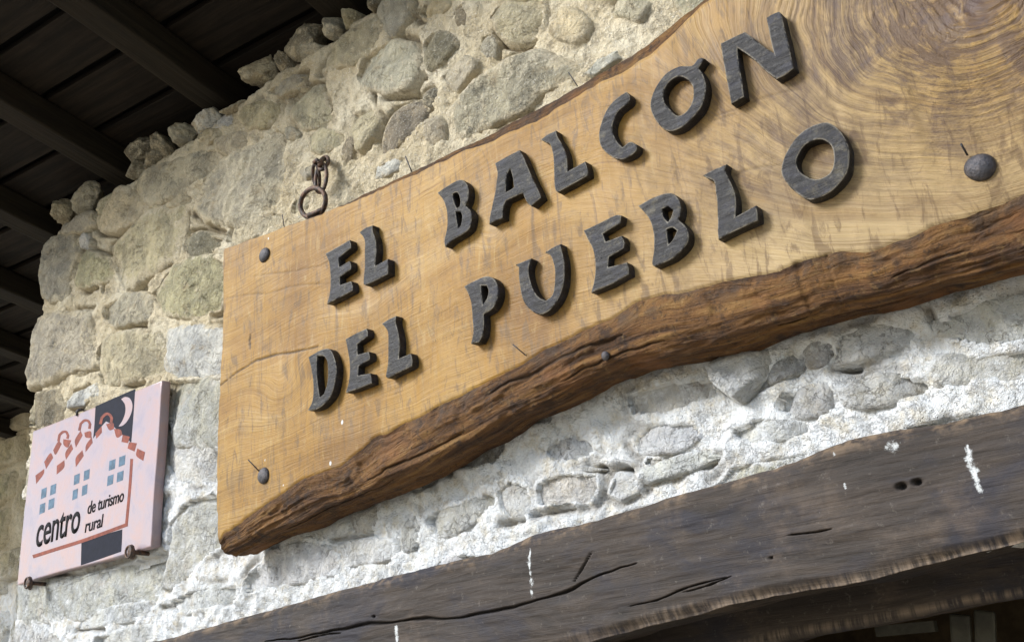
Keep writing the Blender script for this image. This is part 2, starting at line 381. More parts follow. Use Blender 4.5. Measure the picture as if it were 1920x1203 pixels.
def mat_iron(name='rusty_iron', c1=(.035, .030, .032), c2=(.11, .065, .045)):
    t = NT(name, .6, .5); P = t.pos()
    n = t.noise(P, 90, 5, .7); n2 = t.noise(P, 300, 3, .6)
    c = t.mix(t.maprange(n, .42, .62), c1, c2)
    return t.out(c, t.bump(t.math('ADD', n, n2), .0016, .9), t.math('ADD', .4, t.math('MULTIPLY', n, .4)), .35)
def mat_plain(name, col, var=.12, rough=.35, spec=.5, bumpd=.0006, sc=60):
    t = NT(name, rough, spec); P = t.pos()
    n = t.noise(P, sc, 5, .65); n2 = t.noise(P, 9, 4, .6)
    a = tuple(x*(1-var) for x in col); b = tuple(min(1, x*(1+var)) for x in col)
    c = t.mix(t.maprange(n, .3, .7), a, b)
    c = t.mix(t.math('MULTIPLY', t.maprange(n2, .45, .7), .35), c, tuple(x*(.8) for x in col))
    return t.out(c, t.bump(n, bumpd, .8))
def mat_glaze():
    t = NT('pink_glaze', .32, .5); P = t.pos()
    n = t.noise(P, 16, 6, .65, .4); n2 = t.noise(P, 120, 4, .7)
    c = t.ramp(n, [(.30, (.225, .195, .235)), (.47, (.295, .228, .24)), (.62, (.335, .222, .205)), (.74, (.30, .235, .25))])
    c = t.mix(t.math('MULTIPLY', t.maprange(n2, .52, .72), .4), c, (.26, .22, .25))
    c = t.mix(t.math('MULTIPLY', t.maprange(t.noise(P, 30, 6, .75), .58, .72), .35), c, (.20, .17, .15))
    return t.out(c, t.bump(t.math('ADD', n, t.math('MULTIPLY', n2, .4)), .0015, .6))

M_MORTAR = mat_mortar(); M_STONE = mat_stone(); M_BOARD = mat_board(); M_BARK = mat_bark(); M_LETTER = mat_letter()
M_LINTEL = mat_lintel(); M_IRON = mat_iron('rusty_iron', (.040, .028, .022), (.13, .07, .042)); M_NAIL = mat_iron('dark_nail', (.040, .038, .042), (.085, .075, .075))
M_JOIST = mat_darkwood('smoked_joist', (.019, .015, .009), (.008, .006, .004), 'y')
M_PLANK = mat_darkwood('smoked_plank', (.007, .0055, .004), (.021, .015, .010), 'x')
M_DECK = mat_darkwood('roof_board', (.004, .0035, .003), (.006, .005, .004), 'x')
M_GLAZE = mat_glaze()
M_NAVY = mat_plain('navy_glaze', (.008, .009, .017), .2, .65, .12); M_TERRA = mat_plain('terracotta_glaze', (.165, .036, .018), .35, .5, .2)
M_BLUE = mat_plain('blue_grey_glaze', (.062, .108, .155), .35, .5, .2); M_INK = mat_plain('black_glaze', (.008, .007, .008), .2, .7, .1)
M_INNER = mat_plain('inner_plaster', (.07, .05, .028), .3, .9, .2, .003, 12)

# ------------------------------------------------------------------ ground
t = NT('paving_ground', .9, .2); P = t.pos()
gn = t.noise(P, 1.7, 6, .6); gc = t.ramp(gn, [(.3, (.30, .25, .18)), (.7, (.42, .36, .27))])
gv = t.vor(P, 3.0, 'DISTANCE_TO_EDGE')
gc = t.mix(t.maprange(gv, .0, .04), (.16, .13, .10), gc)
M_GROUND = t.out(gc, t.bump(t.maprange(gv, 0, .08), .01, .8))
me = make_mesh('ground', [(-400, -400, 0), (400, -400, 0), (400, 400, 0), (-400, 400, 0)], np.array([[0, 1, 2, 3]]), False, mats=[M_GROUND])
link('ground', me, kind='structure')

# ------------------------------------------------------------------ stone wall
XC, ZT = -2.735, 3.145          # left corner, wall top
XR = 1.05
wall = empty('stone_wall', (XC, .2, 0), label='rough limestone rubble wall with cream mortar behind the wooden sign', category='wall')
RAD = .035
def fold(x, z, h):
    """wall parameter plane -> rounded corner at the left edge and at the top; h = height out of the surface"""
    x = np.asarray(x, float); z = np.asarray(z, float); h = np.asarray(h, float)
    def one(a):          # a = distance inward from the edge (negative = round the corner)
        L = RAD*PI/2
        s = RAD - a      # arc length past start of the curve
        th = np.clip(s/RAD, 0, PI/2)
        flat = s <= 0
        past = np.maximum(s-L, 0)
        off = np.where(flat, a, RAD-RAD*np.sin(th)); dep = np.where(flat, 0, RAD-RAD*np.cos(th)+past)
        return off, dep, np.where(flat, 0, th)
    ox, dx, tx = one(x-XC); oz, dz, tz = one(ZT-z)
    nx = -np.sin(tx)*np.cos(tz); ny = -np.cos(tx)*np.cos(tz); nz = np.sin(tz)
    X = XC+ox; Y = np.maximum(dx, dz); Z = ZT-oz
    return np.stack([X+nx*h, Y+ny*h, Z+nz*h], -1)

def T(s): return [tuple(map(float, p.split(','))) for p in s.split()]
# outlines traced in the photograph (pixels), then carried onto the wall plane
# kind: g grey, t tan, d dark, l light, o olive ; height in mm
ST = [
('g',24,'377,393 393,333 423,300 467,283 510,253 530,267 527,333 515,375 490,405 450,420 410,415'),
('t',18,'258,353 268,325 317,305 390,283 400,300 390,325 335,365 300,382 267,378'),
('t',16,'413,287 410,263 447,247 467,247 467,270 443,293'),
('o',18,'447,222 467,198 500,187 523,197 520,220 500,240 467,243'),
('t',14,'547,187 567,165 600,160 610,190 620,220 600,237 567,240 550,217'),
('g',12,'490,178 520,158 563,138 562,158 525,183'),
('o',18,'605,130 625,90 660,55 700,38 712,62 695,95 660,122 625,130'),
('g',16,'697,0 770,0 763,30 740,63 723,67 710,40 700,20'),
('t',12,'783,27 797,3 840,0 847,13 820,30 790,37'),
('g',20,'670,143 690,103 740,77 773,83 787,110 785,140 767,167 723,175 683,163'),
('d',17,'795,85 813,60 843,60 858,77 847,100 827,123 806,137 795,125'),
('d',12,'847,20 873,7 883,27 880,57 860,53'),
('o',20,'923,33 940,7 990,0 1018,0 1013,44 1000,60 967,80 940,73 927,50'),
('g',12,'900,67 920,60 930,77 928,100 917,113 897,97'),
('t',18,'1025,57 1029,33 1057,17 1087,17 1103,37 1100,67 1073,80 1040,73'),
('g',15,'1133,20 1157,0 1228,0 1215,20 1200,45 1173,37 1147,30'),
('g',15,'833,143 847,127 880,107 897,113 897,133 873,153 853,173 837,163'),
('g',22,'847,207 873,180 907,147 957,117 1000,105 1050,117 1070,133 1053,157 1007,177 973,213 923,233 873,257 843,260 842,233'),
('d',15,'797,173 817,163 827,177 813,203 797,197'),
('d',17,'740,213 780,187 805,200 780,250 740,280 713,290 723,243'),
('o',15,'660,213 697,200 715,227 705,258 673,285 655,268'),
('l',10,'1090,140 1120,115 1160,95 1200,75 1190,95 1150,118 1110,142'),
('t',14,'803,228 827,215 840,233 833,267 807,277 795,253'),
('d',12,'642,262 662,250 672,272 655,310 642,318'),
('g',8,'528,243 545,236 562,250 555,262 535,262'),
('t',10,'575,250 600,240 640,245 630,275 600,290 578,280'),
('l',9,'700,312 730,300 760,290 765,305 725,330 700,335'),
('g',30,'84,467 104,440 143,437 153,467 139,497 129,533 123,563 96,577 82,560 84,510'),
('o',17,'143,490 167,473 200,483 210,510 197,527 160,540 137,533'),
('g',30,'55,607 80,587 133,580 173,577 180,617 182,660 177,690 133,707 93,727 57,737 52,700 54,650'),
('o',18,'213,460 233,437 270,405 300,392 340,390 338,433 330,473 300,500 240,533 220,500'),
('d',12,'346,447 373,433 413,443 410,467 373,480 353,480'),
('t',20,'175,410 185,375 215,355 245,355 265,380 250,415 215,432 190,430'),
('l',16,'146,440 163,437 170,455 163,470 152,465'),
('g',18,'104,435 104,400 130,388 165,395 172,420 150,435 125,440'),
('o',15,'290,553 327,500 383,480 412,497 410,580 367,593 317,590 297,573'),
('g',17,'200,573 233,553 280,547 283,580 273,600 217,613 200,600'),
('o',18,'187,667 203,633 250,620 293,627 303,660 300,697 253,710 193,720'),
('l',16,'313,620 367,610 420,622 420,700 333,707 310,683'),
('d',20,'68,740 108,733 124,760 120,790 90,800 62,800'),
('g',15,'320,717 420,715 420,790 420,835 330,830 318,780'),
('l',14,'140,738 180,718 185,738 155,760 132,765'),
('t',10,'430,425 480,398 525,400 520,425 450,455 425,458'),
('t',12,'280,390 300,365 342,357 366,370 348,386'),
('g',16,'322,984 352,951 395,934 420,961 420,1021 385,1041 335,1088 308,1088 318,1035'),
('g',18,'0,1020 30,1060 90,1080 145,1080 200,1062 290,1030 300,1090 250,1130 150,1150 40,1160 -8,1120'),
('l',18,'160,1150 215,1135 262,1130 255,1160 200,1172 150,1176'),
('l',15,'322,1122 369,1102 432,1095 436,1128 385,1142 332,1152'),
('l',17,'466,1082 503,1035 570,1018 623,1035 620,1078 536,1095 470,1112'),
('l',14,'315,813 385,810 430,867 420,905 335,900 315,867'),
('l',16,'-12,1170 60,1165 110,1203 80,1240 -20,1240'),
('l',15,'190,1190 270,1172 285,1200 230,1225 180,1220'),
('l',12,'560,1000 600,975 650,950 690,930 695,975 640,1000 600,1010'),
('g',16,'640,974 660,954 700,948 703,975 684,998 653,998'),
('l',18,'600,1025 690,1009 737,1012 741,1041 707,1053 620,1064'),
('g',19,'801,964 828,947 868,941 901,924 921,931 915,954 888,978 854,1001 821,1001 804,984'),
('l',13,'932,921 962,901 992,911 999,941 995,968 955,971 935,954'),
('g',15,'1012,951 1015,901 1059,884 1109,887 1119,914 1102,944 1059,949'),
('l',12,'1020,840 1060,815 1100,820 1115,845 1080,868 1035,865'),
('g',14,'1196,874 1210,850 1240,852 1263,872 1237,887'),
('l',15,'1130,925 1150,885 1180,893 1200,915 1160,938'),
('l',13,'1180,820 1220,790 1290,790 1310,820 1260,850 1200,850'),
('g',11,'745,985 780,962 790,995 775,1030 750,1035'),
('l',30,'1335,690 1373,670 1450,655 1435,700 1407,733 1390,752 1357,727'),
('d',18,'1412,738 1452,683 1496,655 1523,665 1497,695 1450,718'),
('l',20,'1560,683 1575,625 1647,600 1700,612 1702,643 1647,667 1597,677'),
('g',17,'1457,737 1513,720 1553,717 1562,767 1540,782 1480,785 1450,767'),
('g',18,'1575,730 1640,700 1725,703 1735,740 1690,757 1620,770 1582,760'),
('g',17,'1745,600 1830,570 1980,545 1980,630 1860,650 1790,640 1750,620'),
('g',18,'1745,665 1830,660 1970,640 1980,690 1880,715 1760,720'),
('g',12,'1180,735 1250,715 1320,705 1330,745 1260,775 1190,780'),
('l',14,'1200,880 1280,850 1350,835 1362,850 1290,882 1210,903'),
('d',12,'1500,650 1550,630 1568,648 1540,688 1510,688'),
('l',14,'1370,800 1430,778 1520,795 1500,820 1420,835 1380,830'),
('g',10,'1040,880 1090,872 1130,880 1110,884 1060,882'),
]
PAL = {'g': (.385, .36, .285), 't': (.44, .39, .28), 'd': (.235, .21, .155), 'l': (.50, .49, .45), 'o': (.39, .355, .24)}
stones = []       # (poly in wall plane, kind, height)
for k, h, s in ST:
    pts = []
    for u, v in T(s):
        q = at(u, v, -.008); pts.append((q[0], q[2]))
    pts = np.array(pts); c_ = pts.mean(0); low_ = c_[1] < 2.36
    stones.append((c_+(pts-c_)*((1.26 if low_ else 1.20) if len(stones) not in (27, 29) else 1.0), k, h/1000.*(.38 if low_ and h < 26 else .85)))
def bbox(p): return p[:, 0].min(), p[:, 1].min(), p[:, 0].max(), p[:, 1].max()
# filler stones: rubble of mixed size where the photograph shows nothing (behind the sign, outside the frame) or only small pieces
def blob(cx, cz, rx, rz, r):
    n = 9; a = np.linspace(0, 2*PI, n, endpoint=False)+r.rand()*.6
    q = 1+.20*(r.rand(n)-.5)*2
    e = 4.0
    ca, sa = np.cos(a), np.sin(a)
    k = 1/((np.abs(ca)**e+np.abs(sa)**e)**(1/e))
    return np.stack([cx+rx*k*q*ca, cz+rz*k*q*sa], 1)
RES = .012
gx = np.arange(XC-.35, XR+.4, RES); gz = np.arange(1.2, ZT+.35, RES)
GX, GZ = np.meshgrid(gx, gz, indexing='ij'); OCC = np.zeros(GX.shape, bool)
def occupy(p, grow=.0):
    x0, z0, x1, z1 = bbox(p)
    i0, i1 = np.searchsorted(gx, [x0-.03, x1+.03]); j0, j1 = np.searchsorted(gz, [z0-.03, z1+.03])
    sx, sz = GX[i0:i1, j0:j1], GZ[i0:i1, j0:j1]
    if sx.size == 0: return None
    mm = inside(sx, sz, p)
    if grow: mm |= seg_dist(sx, sz, p) < grow
    return (i0, i1, j0, j1, mm)
for p, k, h in stones:
    r_ = occupy(p, .006)
    if r_: OCC[r_[0]:r_[1], r_[2]:r_[3]] |= r_[4]
fr = np.random.RandomState(11)
LZ = 1.82   # below this the lintel or the opening
for size, tries in ((.085, 600), (.062, 1100), (.046, 1500), (.032, 1500)):
    for _ in range(tries):
        if len(stones) > 255: break
        cx = fr.uniform(XC-.05, XR); cz = fr.uniform(1.95, ZT-.02)
        p = blob(cx, cz, size*fr.uniform(.9, 1.5), size*fr.uniform(.55, .9), fr)
        r_ = occupy(p, .004)
        if r_ is None or OCC[r_[0]:r_[1], r_[2]:r_[3]][r_[4]].any(): continue
        OCC[r_[0]:r_[1], r_[2]:r_[3]] |= r_[4]
        stones.append((p, fr.choice(list('ggottld')), fr.uniform(.005, .012)*(.8 if cz > 2.36 else .45 if not (-2.3 < cx < .1) else .12)))

def catmull(p, n):
    m_ = len(p); out = []
    seg = np.linalg.norm(np.roll(p, -1, 0)-p, axis=1); cum = np.concatenate([[0], np.cumsum(seg)])
    for s in np.linspace(0, cum[-1], n, endpoint=False):
        i = min(np.searchsorted(cum, s, 'right')-1, m_-1); t_ = (s-cum[i])/max(seg[i], 1e-9)
        a, b, c, d = p[(i-1) % m_], p[i], p[(i+1) % m_], p[(i+2) % m_]
        out.append(.28*.5*((2*b)+(-a+c)*t_+(2*a-5*b+4*c-d)*t_**2+(-a+3*b-3*c+d)*t_**3)+.72*(b+(c-b)*t_))
    return np.array(out)
def stone_object(p, k, H, idx, parent, foldf=fold, step=.0075):
    r = np.random.RandomState(1000+idx)
    per = np.linalg.norm(np.roll(p, -1, 0)-p, axis=1).sum()
    n = int(np.clip(per/step, 20, 110)); o = catmull(p, n)
    c = o.mean(0)
    if not inside(np.array([c[0]]), np.array([c[1]]), p)[0]: c = np.median(o, 0)
    d = o-c; L = np.linalg.norm(d, axis=1)
    o = c+d*(1+.05*fbm(o[:, 0]*30, o[:, 1]*30, idx*1.7, 4, 3, .6))[:, None]
    K = int(np.clip(L.mean()/step, 5, 20))
    rr = np.concatenate([[1.10, 1.04], np.linspace(1.0, 0.0, K+1)[:-1]])
    V = []; E = []
    tilt = r.uniform(-1, 1, 2)*H*.5/max(L.mean(), .02)
    # random chisel facets
    nf = r.randint(3, 7); fc = [(r.uniform(0, 2*PI), r.uniform(.15, .75), r.uniform(.10, .35)) for _ in range(nf)]
    for q in rr:
        P2 = c+(o-c)*q
        prof = 1-np.clip(q, 0, 1)**10
        base = -.016+(H+.016)*np.sqrt(max(prof, 0)) if q <= 1 else -.016-.02*(q-1)*10
        dd = P2-c; hh = base+(dd @ tilt)*prof
        rel = dd/max(L.mean(), .01)
        for an, of, sl_ in fc:
            hh = hh-np.maximum(rel @ np.array([math.cos(an), math.sin(an)])-of, 0)*sl_*.06*prof
        nn = fbm(P2[:, 0]*22, P2[:, 1]*22, idx*3.1, 5, 11, .55)
        rd = ridged(P2[:, 0]*16, P2[:, 1]*16+.3*nn, idx*1.3, 3, 21)
        hh = hh+prof**.5*(.0050*nn+.0026*rd)*(.7+H*20)*min(1.0, .35+H/.014)
        V.append(foldf(P2[:, 0], P2[:, 1], hh)); E.append(np.full(n, min(q, 1.0)))
    V = np.concatenate(V); m_ = len(rr)
    ring = np.arange(n); Fq = []
    for a in range(m_-1):
        Fq += [(a*n+i, a*n+(i+1) % n, (a+1)*n+(i+1) % n, (a+1)*n+i) for i in range(n)]
    hc = float(hh.mean())
    V = np.concatenate([V, foldf(np.array([c[0]]), np.array([c[1]]), np.array([hc]))]); ci = len(V)-1
    Fq += [((m_-1)*n+i, (m_-1)*n+(i+1) % n, ci) for i in range(n)]
    E = np.concatenate(E+[np.zeros(1)])
    me = make_mesh('stone', V, Fq, True, {'edge': E**2}, [M_STONE])
    ob = link('stone', me, parent)
    b = np.array(PAL[k])*r.uniform(.88, 1.12)*np.array([r.uniform(.97, 1.04), 1, r.uniform(.93, 1.05)])
    ob.color = (*b, r.uniform(0, .6) if idx < 76 else r.uniform(.4, 1.1))
    return ob
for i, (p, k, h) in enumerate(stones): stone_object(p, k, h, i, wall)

# mortar bed: one relief sheet that runs round the corner and over the top
OPX0 = -.86; ST_ = .0042
mx = np.arange(XC-.34, XR+.02, ST_); mz = np.arange(1.78, ZT+.34, ST_)
MX, MZ = np.meshgrid(mx, mz, indexing='ij')
SD = np.full(MX.shape, 1.0)      # signed distance to the nearest stone, negative inside
for p, k, h in stones:
    x0, z0, x1, z1 = bbox(p)
    i0, i1 = np.searchsorted(mx, [x0-.05, x1+.05]); j0, j1 = np.searchsorted(mz, [z0-.05, z1+.05])
    sx, sz = MX[i0:i1, j0:j1], MZ[i0:i1, j0:j1]
    if sx.size == 0: continue
    d = seg_dist(sx, sz, p); d = np.where(inside(sx, sz, p), -d, d)
    SD[i0:i1, j0:j1] = np.minimum(SD[i0:i1, j0:j1], d)
n1 = fbm(MX*5, MZ*5, 0, 3, 31); n2 = fbm(MX*24, MZ*24, 0, 5, 41, .6); n3 = fbm(MX*9, MZ*9, 4.4, 3, 51)
H = .0030+.004*n1+.0052*n2+.0016*ridged(MX*60, MZ*60, 0, 2, 71)
H += .006*np.exp(-(np.maximum(SD, 0)/.02)**2)*sstep(-.3, .7, n3)                       # slumped up against stones
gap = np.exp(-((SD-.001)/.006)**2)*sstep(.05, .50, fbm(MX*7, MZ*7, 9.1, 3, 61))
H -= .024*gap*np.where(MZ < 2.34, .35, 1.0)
# long joints and holes seen in the photograph
CR = ['200,1180 170,1178 140,1182', '360,1125 400,1120 440,1128 420,1132', '605,1060 650,1053 700,1047 740,1030 752,1022', '625,1012 665,1006 695,998', '1335,697 1360,728 1388,750', '1390,752 1420,732 1445,718 1490,697 1520,670',
      '1270,880 1330,868 1356,850', '1562,690 1590,683 1602,690', '1005,968 1030,962 1075,950', '165,697 190,690', '60,1180 40,1188', '940,985 985,973', '300,1138 370,1133 430,1125', '240,1190 275,1186', '380,320 395,300', '532,268 533,300 528,330 515,372', '705,165 712,200', '665,245 668,230',
      '1740,580 1752,612 1790,628', '270,542 300,510 320,497', '238,535 258,528', '600,160 606,175 608,192']
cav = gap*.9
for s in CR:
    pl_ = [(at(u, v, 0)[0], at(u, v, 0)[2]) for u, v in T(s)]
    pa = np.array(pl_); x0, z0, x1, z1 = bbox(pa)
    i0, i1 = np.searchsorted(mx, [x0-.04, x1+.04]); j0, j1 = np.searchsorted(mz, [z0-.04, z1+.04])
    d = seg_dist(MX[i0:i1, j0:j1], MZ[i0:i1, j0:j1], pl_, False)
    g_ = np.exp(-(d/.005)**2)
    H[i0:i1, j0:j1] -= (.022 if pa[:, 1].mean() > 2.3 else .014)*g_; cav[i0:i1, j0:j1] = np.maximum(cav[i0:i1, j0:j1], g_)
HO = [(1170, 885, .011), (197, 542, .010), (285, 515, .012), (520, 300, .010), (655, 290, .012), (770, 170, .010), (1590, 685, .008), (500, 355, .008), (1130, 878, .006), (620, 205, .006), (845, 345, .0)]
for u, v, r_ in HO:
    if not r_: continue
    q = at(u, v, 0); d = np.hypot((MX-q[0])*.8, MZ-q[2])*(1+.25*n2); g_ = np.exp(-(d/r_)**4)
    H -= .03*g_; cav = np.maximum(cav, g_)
H = np.where(SD < -.012, np.minimum(H, -.012), H)
V = fold(MX.ravel(), MZ.ravel(), H.ravel()); Fq = grid_faces(*MX.shape)
# leave out cells deep under stones
cellin = (SD[:-1, :-1] < -.03).ravel(); Fq = Fq[~(cellin | ((MX[:-1, :-1] > OPX0) & (MZ[:-1, :-1] < 1.96)).ravel())]
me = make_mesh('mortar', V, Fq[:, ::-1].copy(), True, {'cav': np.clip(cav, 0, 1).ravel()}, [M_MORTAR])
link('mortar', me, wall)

# core of the wall around the doorway
OPX0, OPX1 = -.86, 1.25
OPZ = 1.80
import bmesh
def core(name, x0, x1, y0, y1, z0, z1, mat, parent):
    me = box_mesh(name, x1-x0, y1-y0, z1-z0, mat, 0.0)
    o = link(name, me, parent); o.location = (x0-parent.location.x, y0-parent.location.y, z0-parent.location.z); o.matrix_parent_inverse = Matrix.Identity(4)
    return o
core('wall_core', XC+.04, XR-.02, .045, .32, 2.0, ZT-.06, M_MORTAR, wall)
core('wall_core', XC+.002, OPX0, .024, .46, 0, 1.79, M_MORTAR, wall)
core('wall_core', XR, 3.2, .004, .46, 0, ZT-.01, M_MORTAR, wall)

# loose rubble along the top of the wall (ragged silhouette)
def rock_mesh(rx, ry, rz, seed, sub=4):
    bm = bmesh.new(); bmesh.ops.create_icosphere(bm, subdivisions=sub, radius=1)
    r = np.random.RandomState(seed); P = np.array([v.co[:] for v in bm.verts]); o = r.rand(3)*90
    R_ = 1+.30*vnoise(P[:, 0]*1.3+o[0], P[:, 1]*1.3+o[1], P[:, 2]*1.3+o[2])+.10*fbm(P[:, 0]*3+o[1], P[:, 1]*3, P[:, 2]*3+o[2], 3)
    P = P*R_[:, None]
    for _ in range(15):     # broken faces
        n_ = r.normal(size=3); n_ /= np.linalg.norm(n_); dd = P @ n_; lim = r.uniform(.52, .86)
        P = P-np.outer(np.maximum(dd-lim, 0)*.92, n_)
    P = P*(1+.06*fbm(P[:, 0]*6, P[:, 1]*6, P[:, 2]*6+o[0], 4, 0, .6))[:, None]
    for v, q in zip(bm.verts, P): v.co = Vector((q[0]*rx, q[1]*ry, q[2]*rz))
    me = bpy.data.meshes.new('stone'); bm.to_mesh(me); bm.free(); me.materials.append(M_STONE)
    me.polygons.foreach_set('use_smooth', [True]*len(me.polygons)); return me
def rock(u, v, wpx, hpx, kind, seed, Y=0.02, parent=None, dy=.05, edge=.25):
    q = at(u, v, Y); a = at(u-wpx/2, v, Y); b = at(u+wpx/2, v, Y); c_ = at(u, v-hpx/2, Y); d_ = at(u, v+hpx/2, Y)
    me = rock_mesh(max(abs(b[0]-a[0])/2*.8, .012), dy, abs(c_[2]-d_[2])/2*1.0, seed)
    me.attributes.new('edge', 'FLOAT', 'POINT').data.foreach_set('value', [edge]*len(me.vertices))
    o = link('stone', me, parent); o.location = Vector(q)-parent.location; o.matrix_parent_inverse = Matrix.Identity(4)
    o.rotation_euler = (random.uniform(-.2, .2), random.uniform(-.3, .3), 0)
    b_ = np.array(PAL[kind])*random.uniform(.85, 1.1); o.color = (*b_, 1); return o
TOPS = [(578, 86, 88, 80, 'd', 3), (497, 138, 62, 66, 't', 4), (540, 122, 40, 34, 'd', 5), (636, 58, 34, 56, 'g', 6), (716, 6, 50, 44, 'd', 7), (396, 232, 62, 52, 'l', 8),
        (345, 254, 34, 44, 'g', 9), (312, 284, 46, 50, 'd', 10), (268, 290, 54, 40, 'd', 11), (262, 318, 44, 40, 'd', 12), (166, 372, 58, 62, 'g', 13), (122, 398, 42, 44, 't', 14), (222, 388, 84, 66, 'o', 15),
        (295, 306, 50, 36, 'd', 16), (455, 205, 50, 30, 't', 17), (670, 40, 46, 30, 'o', 18), (420, 262, 40, 34, 't', 19), (600, 106, 60, 26, 'g', 20)]
for u, v, a, b, k, s in TOPS: rock(u, v, a, b, k, s, parent=wall)
for i in range(16):   # the course goes on past the frame
    x = -1.05+i*.13; me = rock_mesh(.06+.02*random.random(), .06, .04+.02*random.random(), 60+i)
    me.attributes.new('edge', 'FLOAT', 'POINT').data.foreach_set('value', [.25]*len(me.vertices))
    o = link('stone', me, wall); o.location = Vector((x, .04, ZT+.01))-wall.location; o.matrix_parent_inverse = Matrix.Identity(4); o.color = (*PAL[random.choice('gotd')], 1)

# ------------------------------------------------------------------ lintel
def curve_grid(name, top, bot, K, N, xs, disp, attrsf, mat, parent, thick_fn=None):
    pass
LX = np.arange(-2.1, 1.2, .0028)
top_px = T('300,1195 400,1165 500,1138 640,1097 700,1082 771,1063 861,1041 911,1031 995,994 1109,968 1280,914 1448,867 1582,817 1649,800 1760,782 1920,745')
bot_px = T('900,1262 1040,1222 1280,1155 1414,1125 1582,1095 1716,1065 1920,1014')
LY = -.035
tz = interp_poly([(at(u, v, LY)[0], at(u, v, LY)[2]) for u, v in top_px], LX)
bz = interp_poly([(at(u, v, LY)[0], at(u, v, LY)[2]) for u, v in bot_px], LX)
tz += .0012*fbm(LX*30, 0*LX, 0, 3, 5)
bz += .0022*fbm(LX*12, 0*LX, 0, 4, 6)
# profile: top face (into the wall), rounded arris, front face, worn lower arris, underside
nf = 190
prof = []
def prof_point(kk):    # returns (tfrac, y, dz) arrays for the section of the beam
    return kk
sec = []
for a in np.linspace(0, 1, 5): sec.append(('t', a))
for a in np.linspace(0, 1, nf): sec.append(('f', a))
for a in np.linspace(0.04, 1, 26): sec.append(('b', a))
rowsP = []; rim = []; topm = []; crk = []; pnt = []
cr_px = ['500,1203 560,1195 640,1180 690,1167 720,1165 760,1163 860,1157 900,1148 960,1138 1000,1127 1060,1110 1095,1092 1120,1078 1160,1063 1190,1056', '1180,1135 1230,1122 1290,1100 1360,1082', '1073,1092 1090,1065 1110,1035', '1280,1110 1330,1095 1370,1080', '640,1185 600,1190 560,1200', '1480,1003 1530,1000 1560,992']
cr_w = [.0017, .0008, .0009, .0006, .0014, .0007]
cracks = [([(at(u, v, LY)[0], at(u, v, LY)[2]) for u, v in T(s)], w_) for s, w_ in zip(cr_px, cr_w)]
pt_px = [('995,1028 994,1060 996,1085 998,1120', .0030), ('740,1172 741,1185 742,1203', .0058), ('798,1050 799,1062', .0038), ('1811,832 1816,865 1828,895 1836,922', .0050), ('1664,838 1680,832 1688,828', .0066), ('1562,850 1566,856', .003), ('1585,905 1587,915', .0026)]
paints = [([(at(u, v, LY)[0], at(u, v, LY)[2]) for u, v in T(s)], w_) for s, w_ in pt_px]
holes = [(at(1690, 911, LY), .0052), (at(1719, 903, LY), .0048), (at(1445, 1045, LY), .002), (at(700, 1155, LY), .003)]
for kind_, a in sec:
    if kind_ == 't':
        y = .05-(.05-LY-.008)*a; z = tz-.006*a**3; hh = 0
        P3 = np.stack([LX, np.full_like(LX, y), z], 1)
        rim.append(0*LX); topm.append(0*LX+.8); crk.append(0*LX); pnt.append(0*LX)
    elif kind_ == 'f':
        zt = tz-.007; z = zt+(bz-zt)*a
        y = LY + .007*(1-sstep(0, .05, a)) + .0*a
        wv = .0028*fbm(LX*4, z*9, 0, 3, 81)+.0009*fbm(LX*14, z*70, 0, 3, 82)
        e1 = .008*sstep(.90, 1.0, a)*(1+.5*fbm(LX*20, 0*LX, 2, 2, 83))
        c_ = np.zeros_like(LX)
        for pl_, w_ in cracks: c_ = np.maximum(c_, crack_mask(LX, z, pl_, w_, int(w_*1e5)))
        for q, r_ in holes: c_ = np.maximum(c_, np.exp(-((np.hypot(LX-q[0], (z-q[2])*1.3))/r_)**4))
        p_ = np.zeros_like(LX)
        for pl_, w_ in paints: p_ = np.maximum(p_, crack_mask(LX, z, pl_, w_, int(w_*1e5))**.7)
        P3 = np.stack([LX, y-wv+e1+.010*c_, z], 1)
        rim.append(sstep(.865, .96, a+.045*fbm(LX*9, 0*LX, 7, 2, 84))*np.interp(LX, [-1.0, -.7, -.5, -.2], [.15, .5, .8, 1])); topm.append(0*LX+(1-sstep(0.0, .14, a))); crk.append(c_); pnt.append(p_)
    else:
        y = LY+.010+(.20)*a; z = bz+.004+.006*a+.004*fbm(LX*6, 0*LX+a*5, 0, 3, 86)-.004*(1-sstep(0, .1, a))
        P3 = np.stack([LX, np.full_like(LX, y), z], 1)
        rim.append(0*LX+.5*(1-sstep(0, .08, a))); topm.append(0*LX); crk.append(0*LX); pnt.append(0*LX)
    rowsP.append(P3)
V = np.stack(rowsP, 1).reshape(-1, 3); nu, nv = len(LX), len(sec)
at_ = {k_: np.stack(v_, 1).ravel() for k_, v_ in (('rim', rim), ('top', topm), ('crack', crk), ('paint', pnt))}
me = make_mesh('lintel_beam', V, grid_faces(nu, nv)[:, ::-1].copy(), True, at_, [M_LINTEL])
link('lintel_beam', me, wall, label='weathered grey oak lintel beam with a long crack and white paint drips')
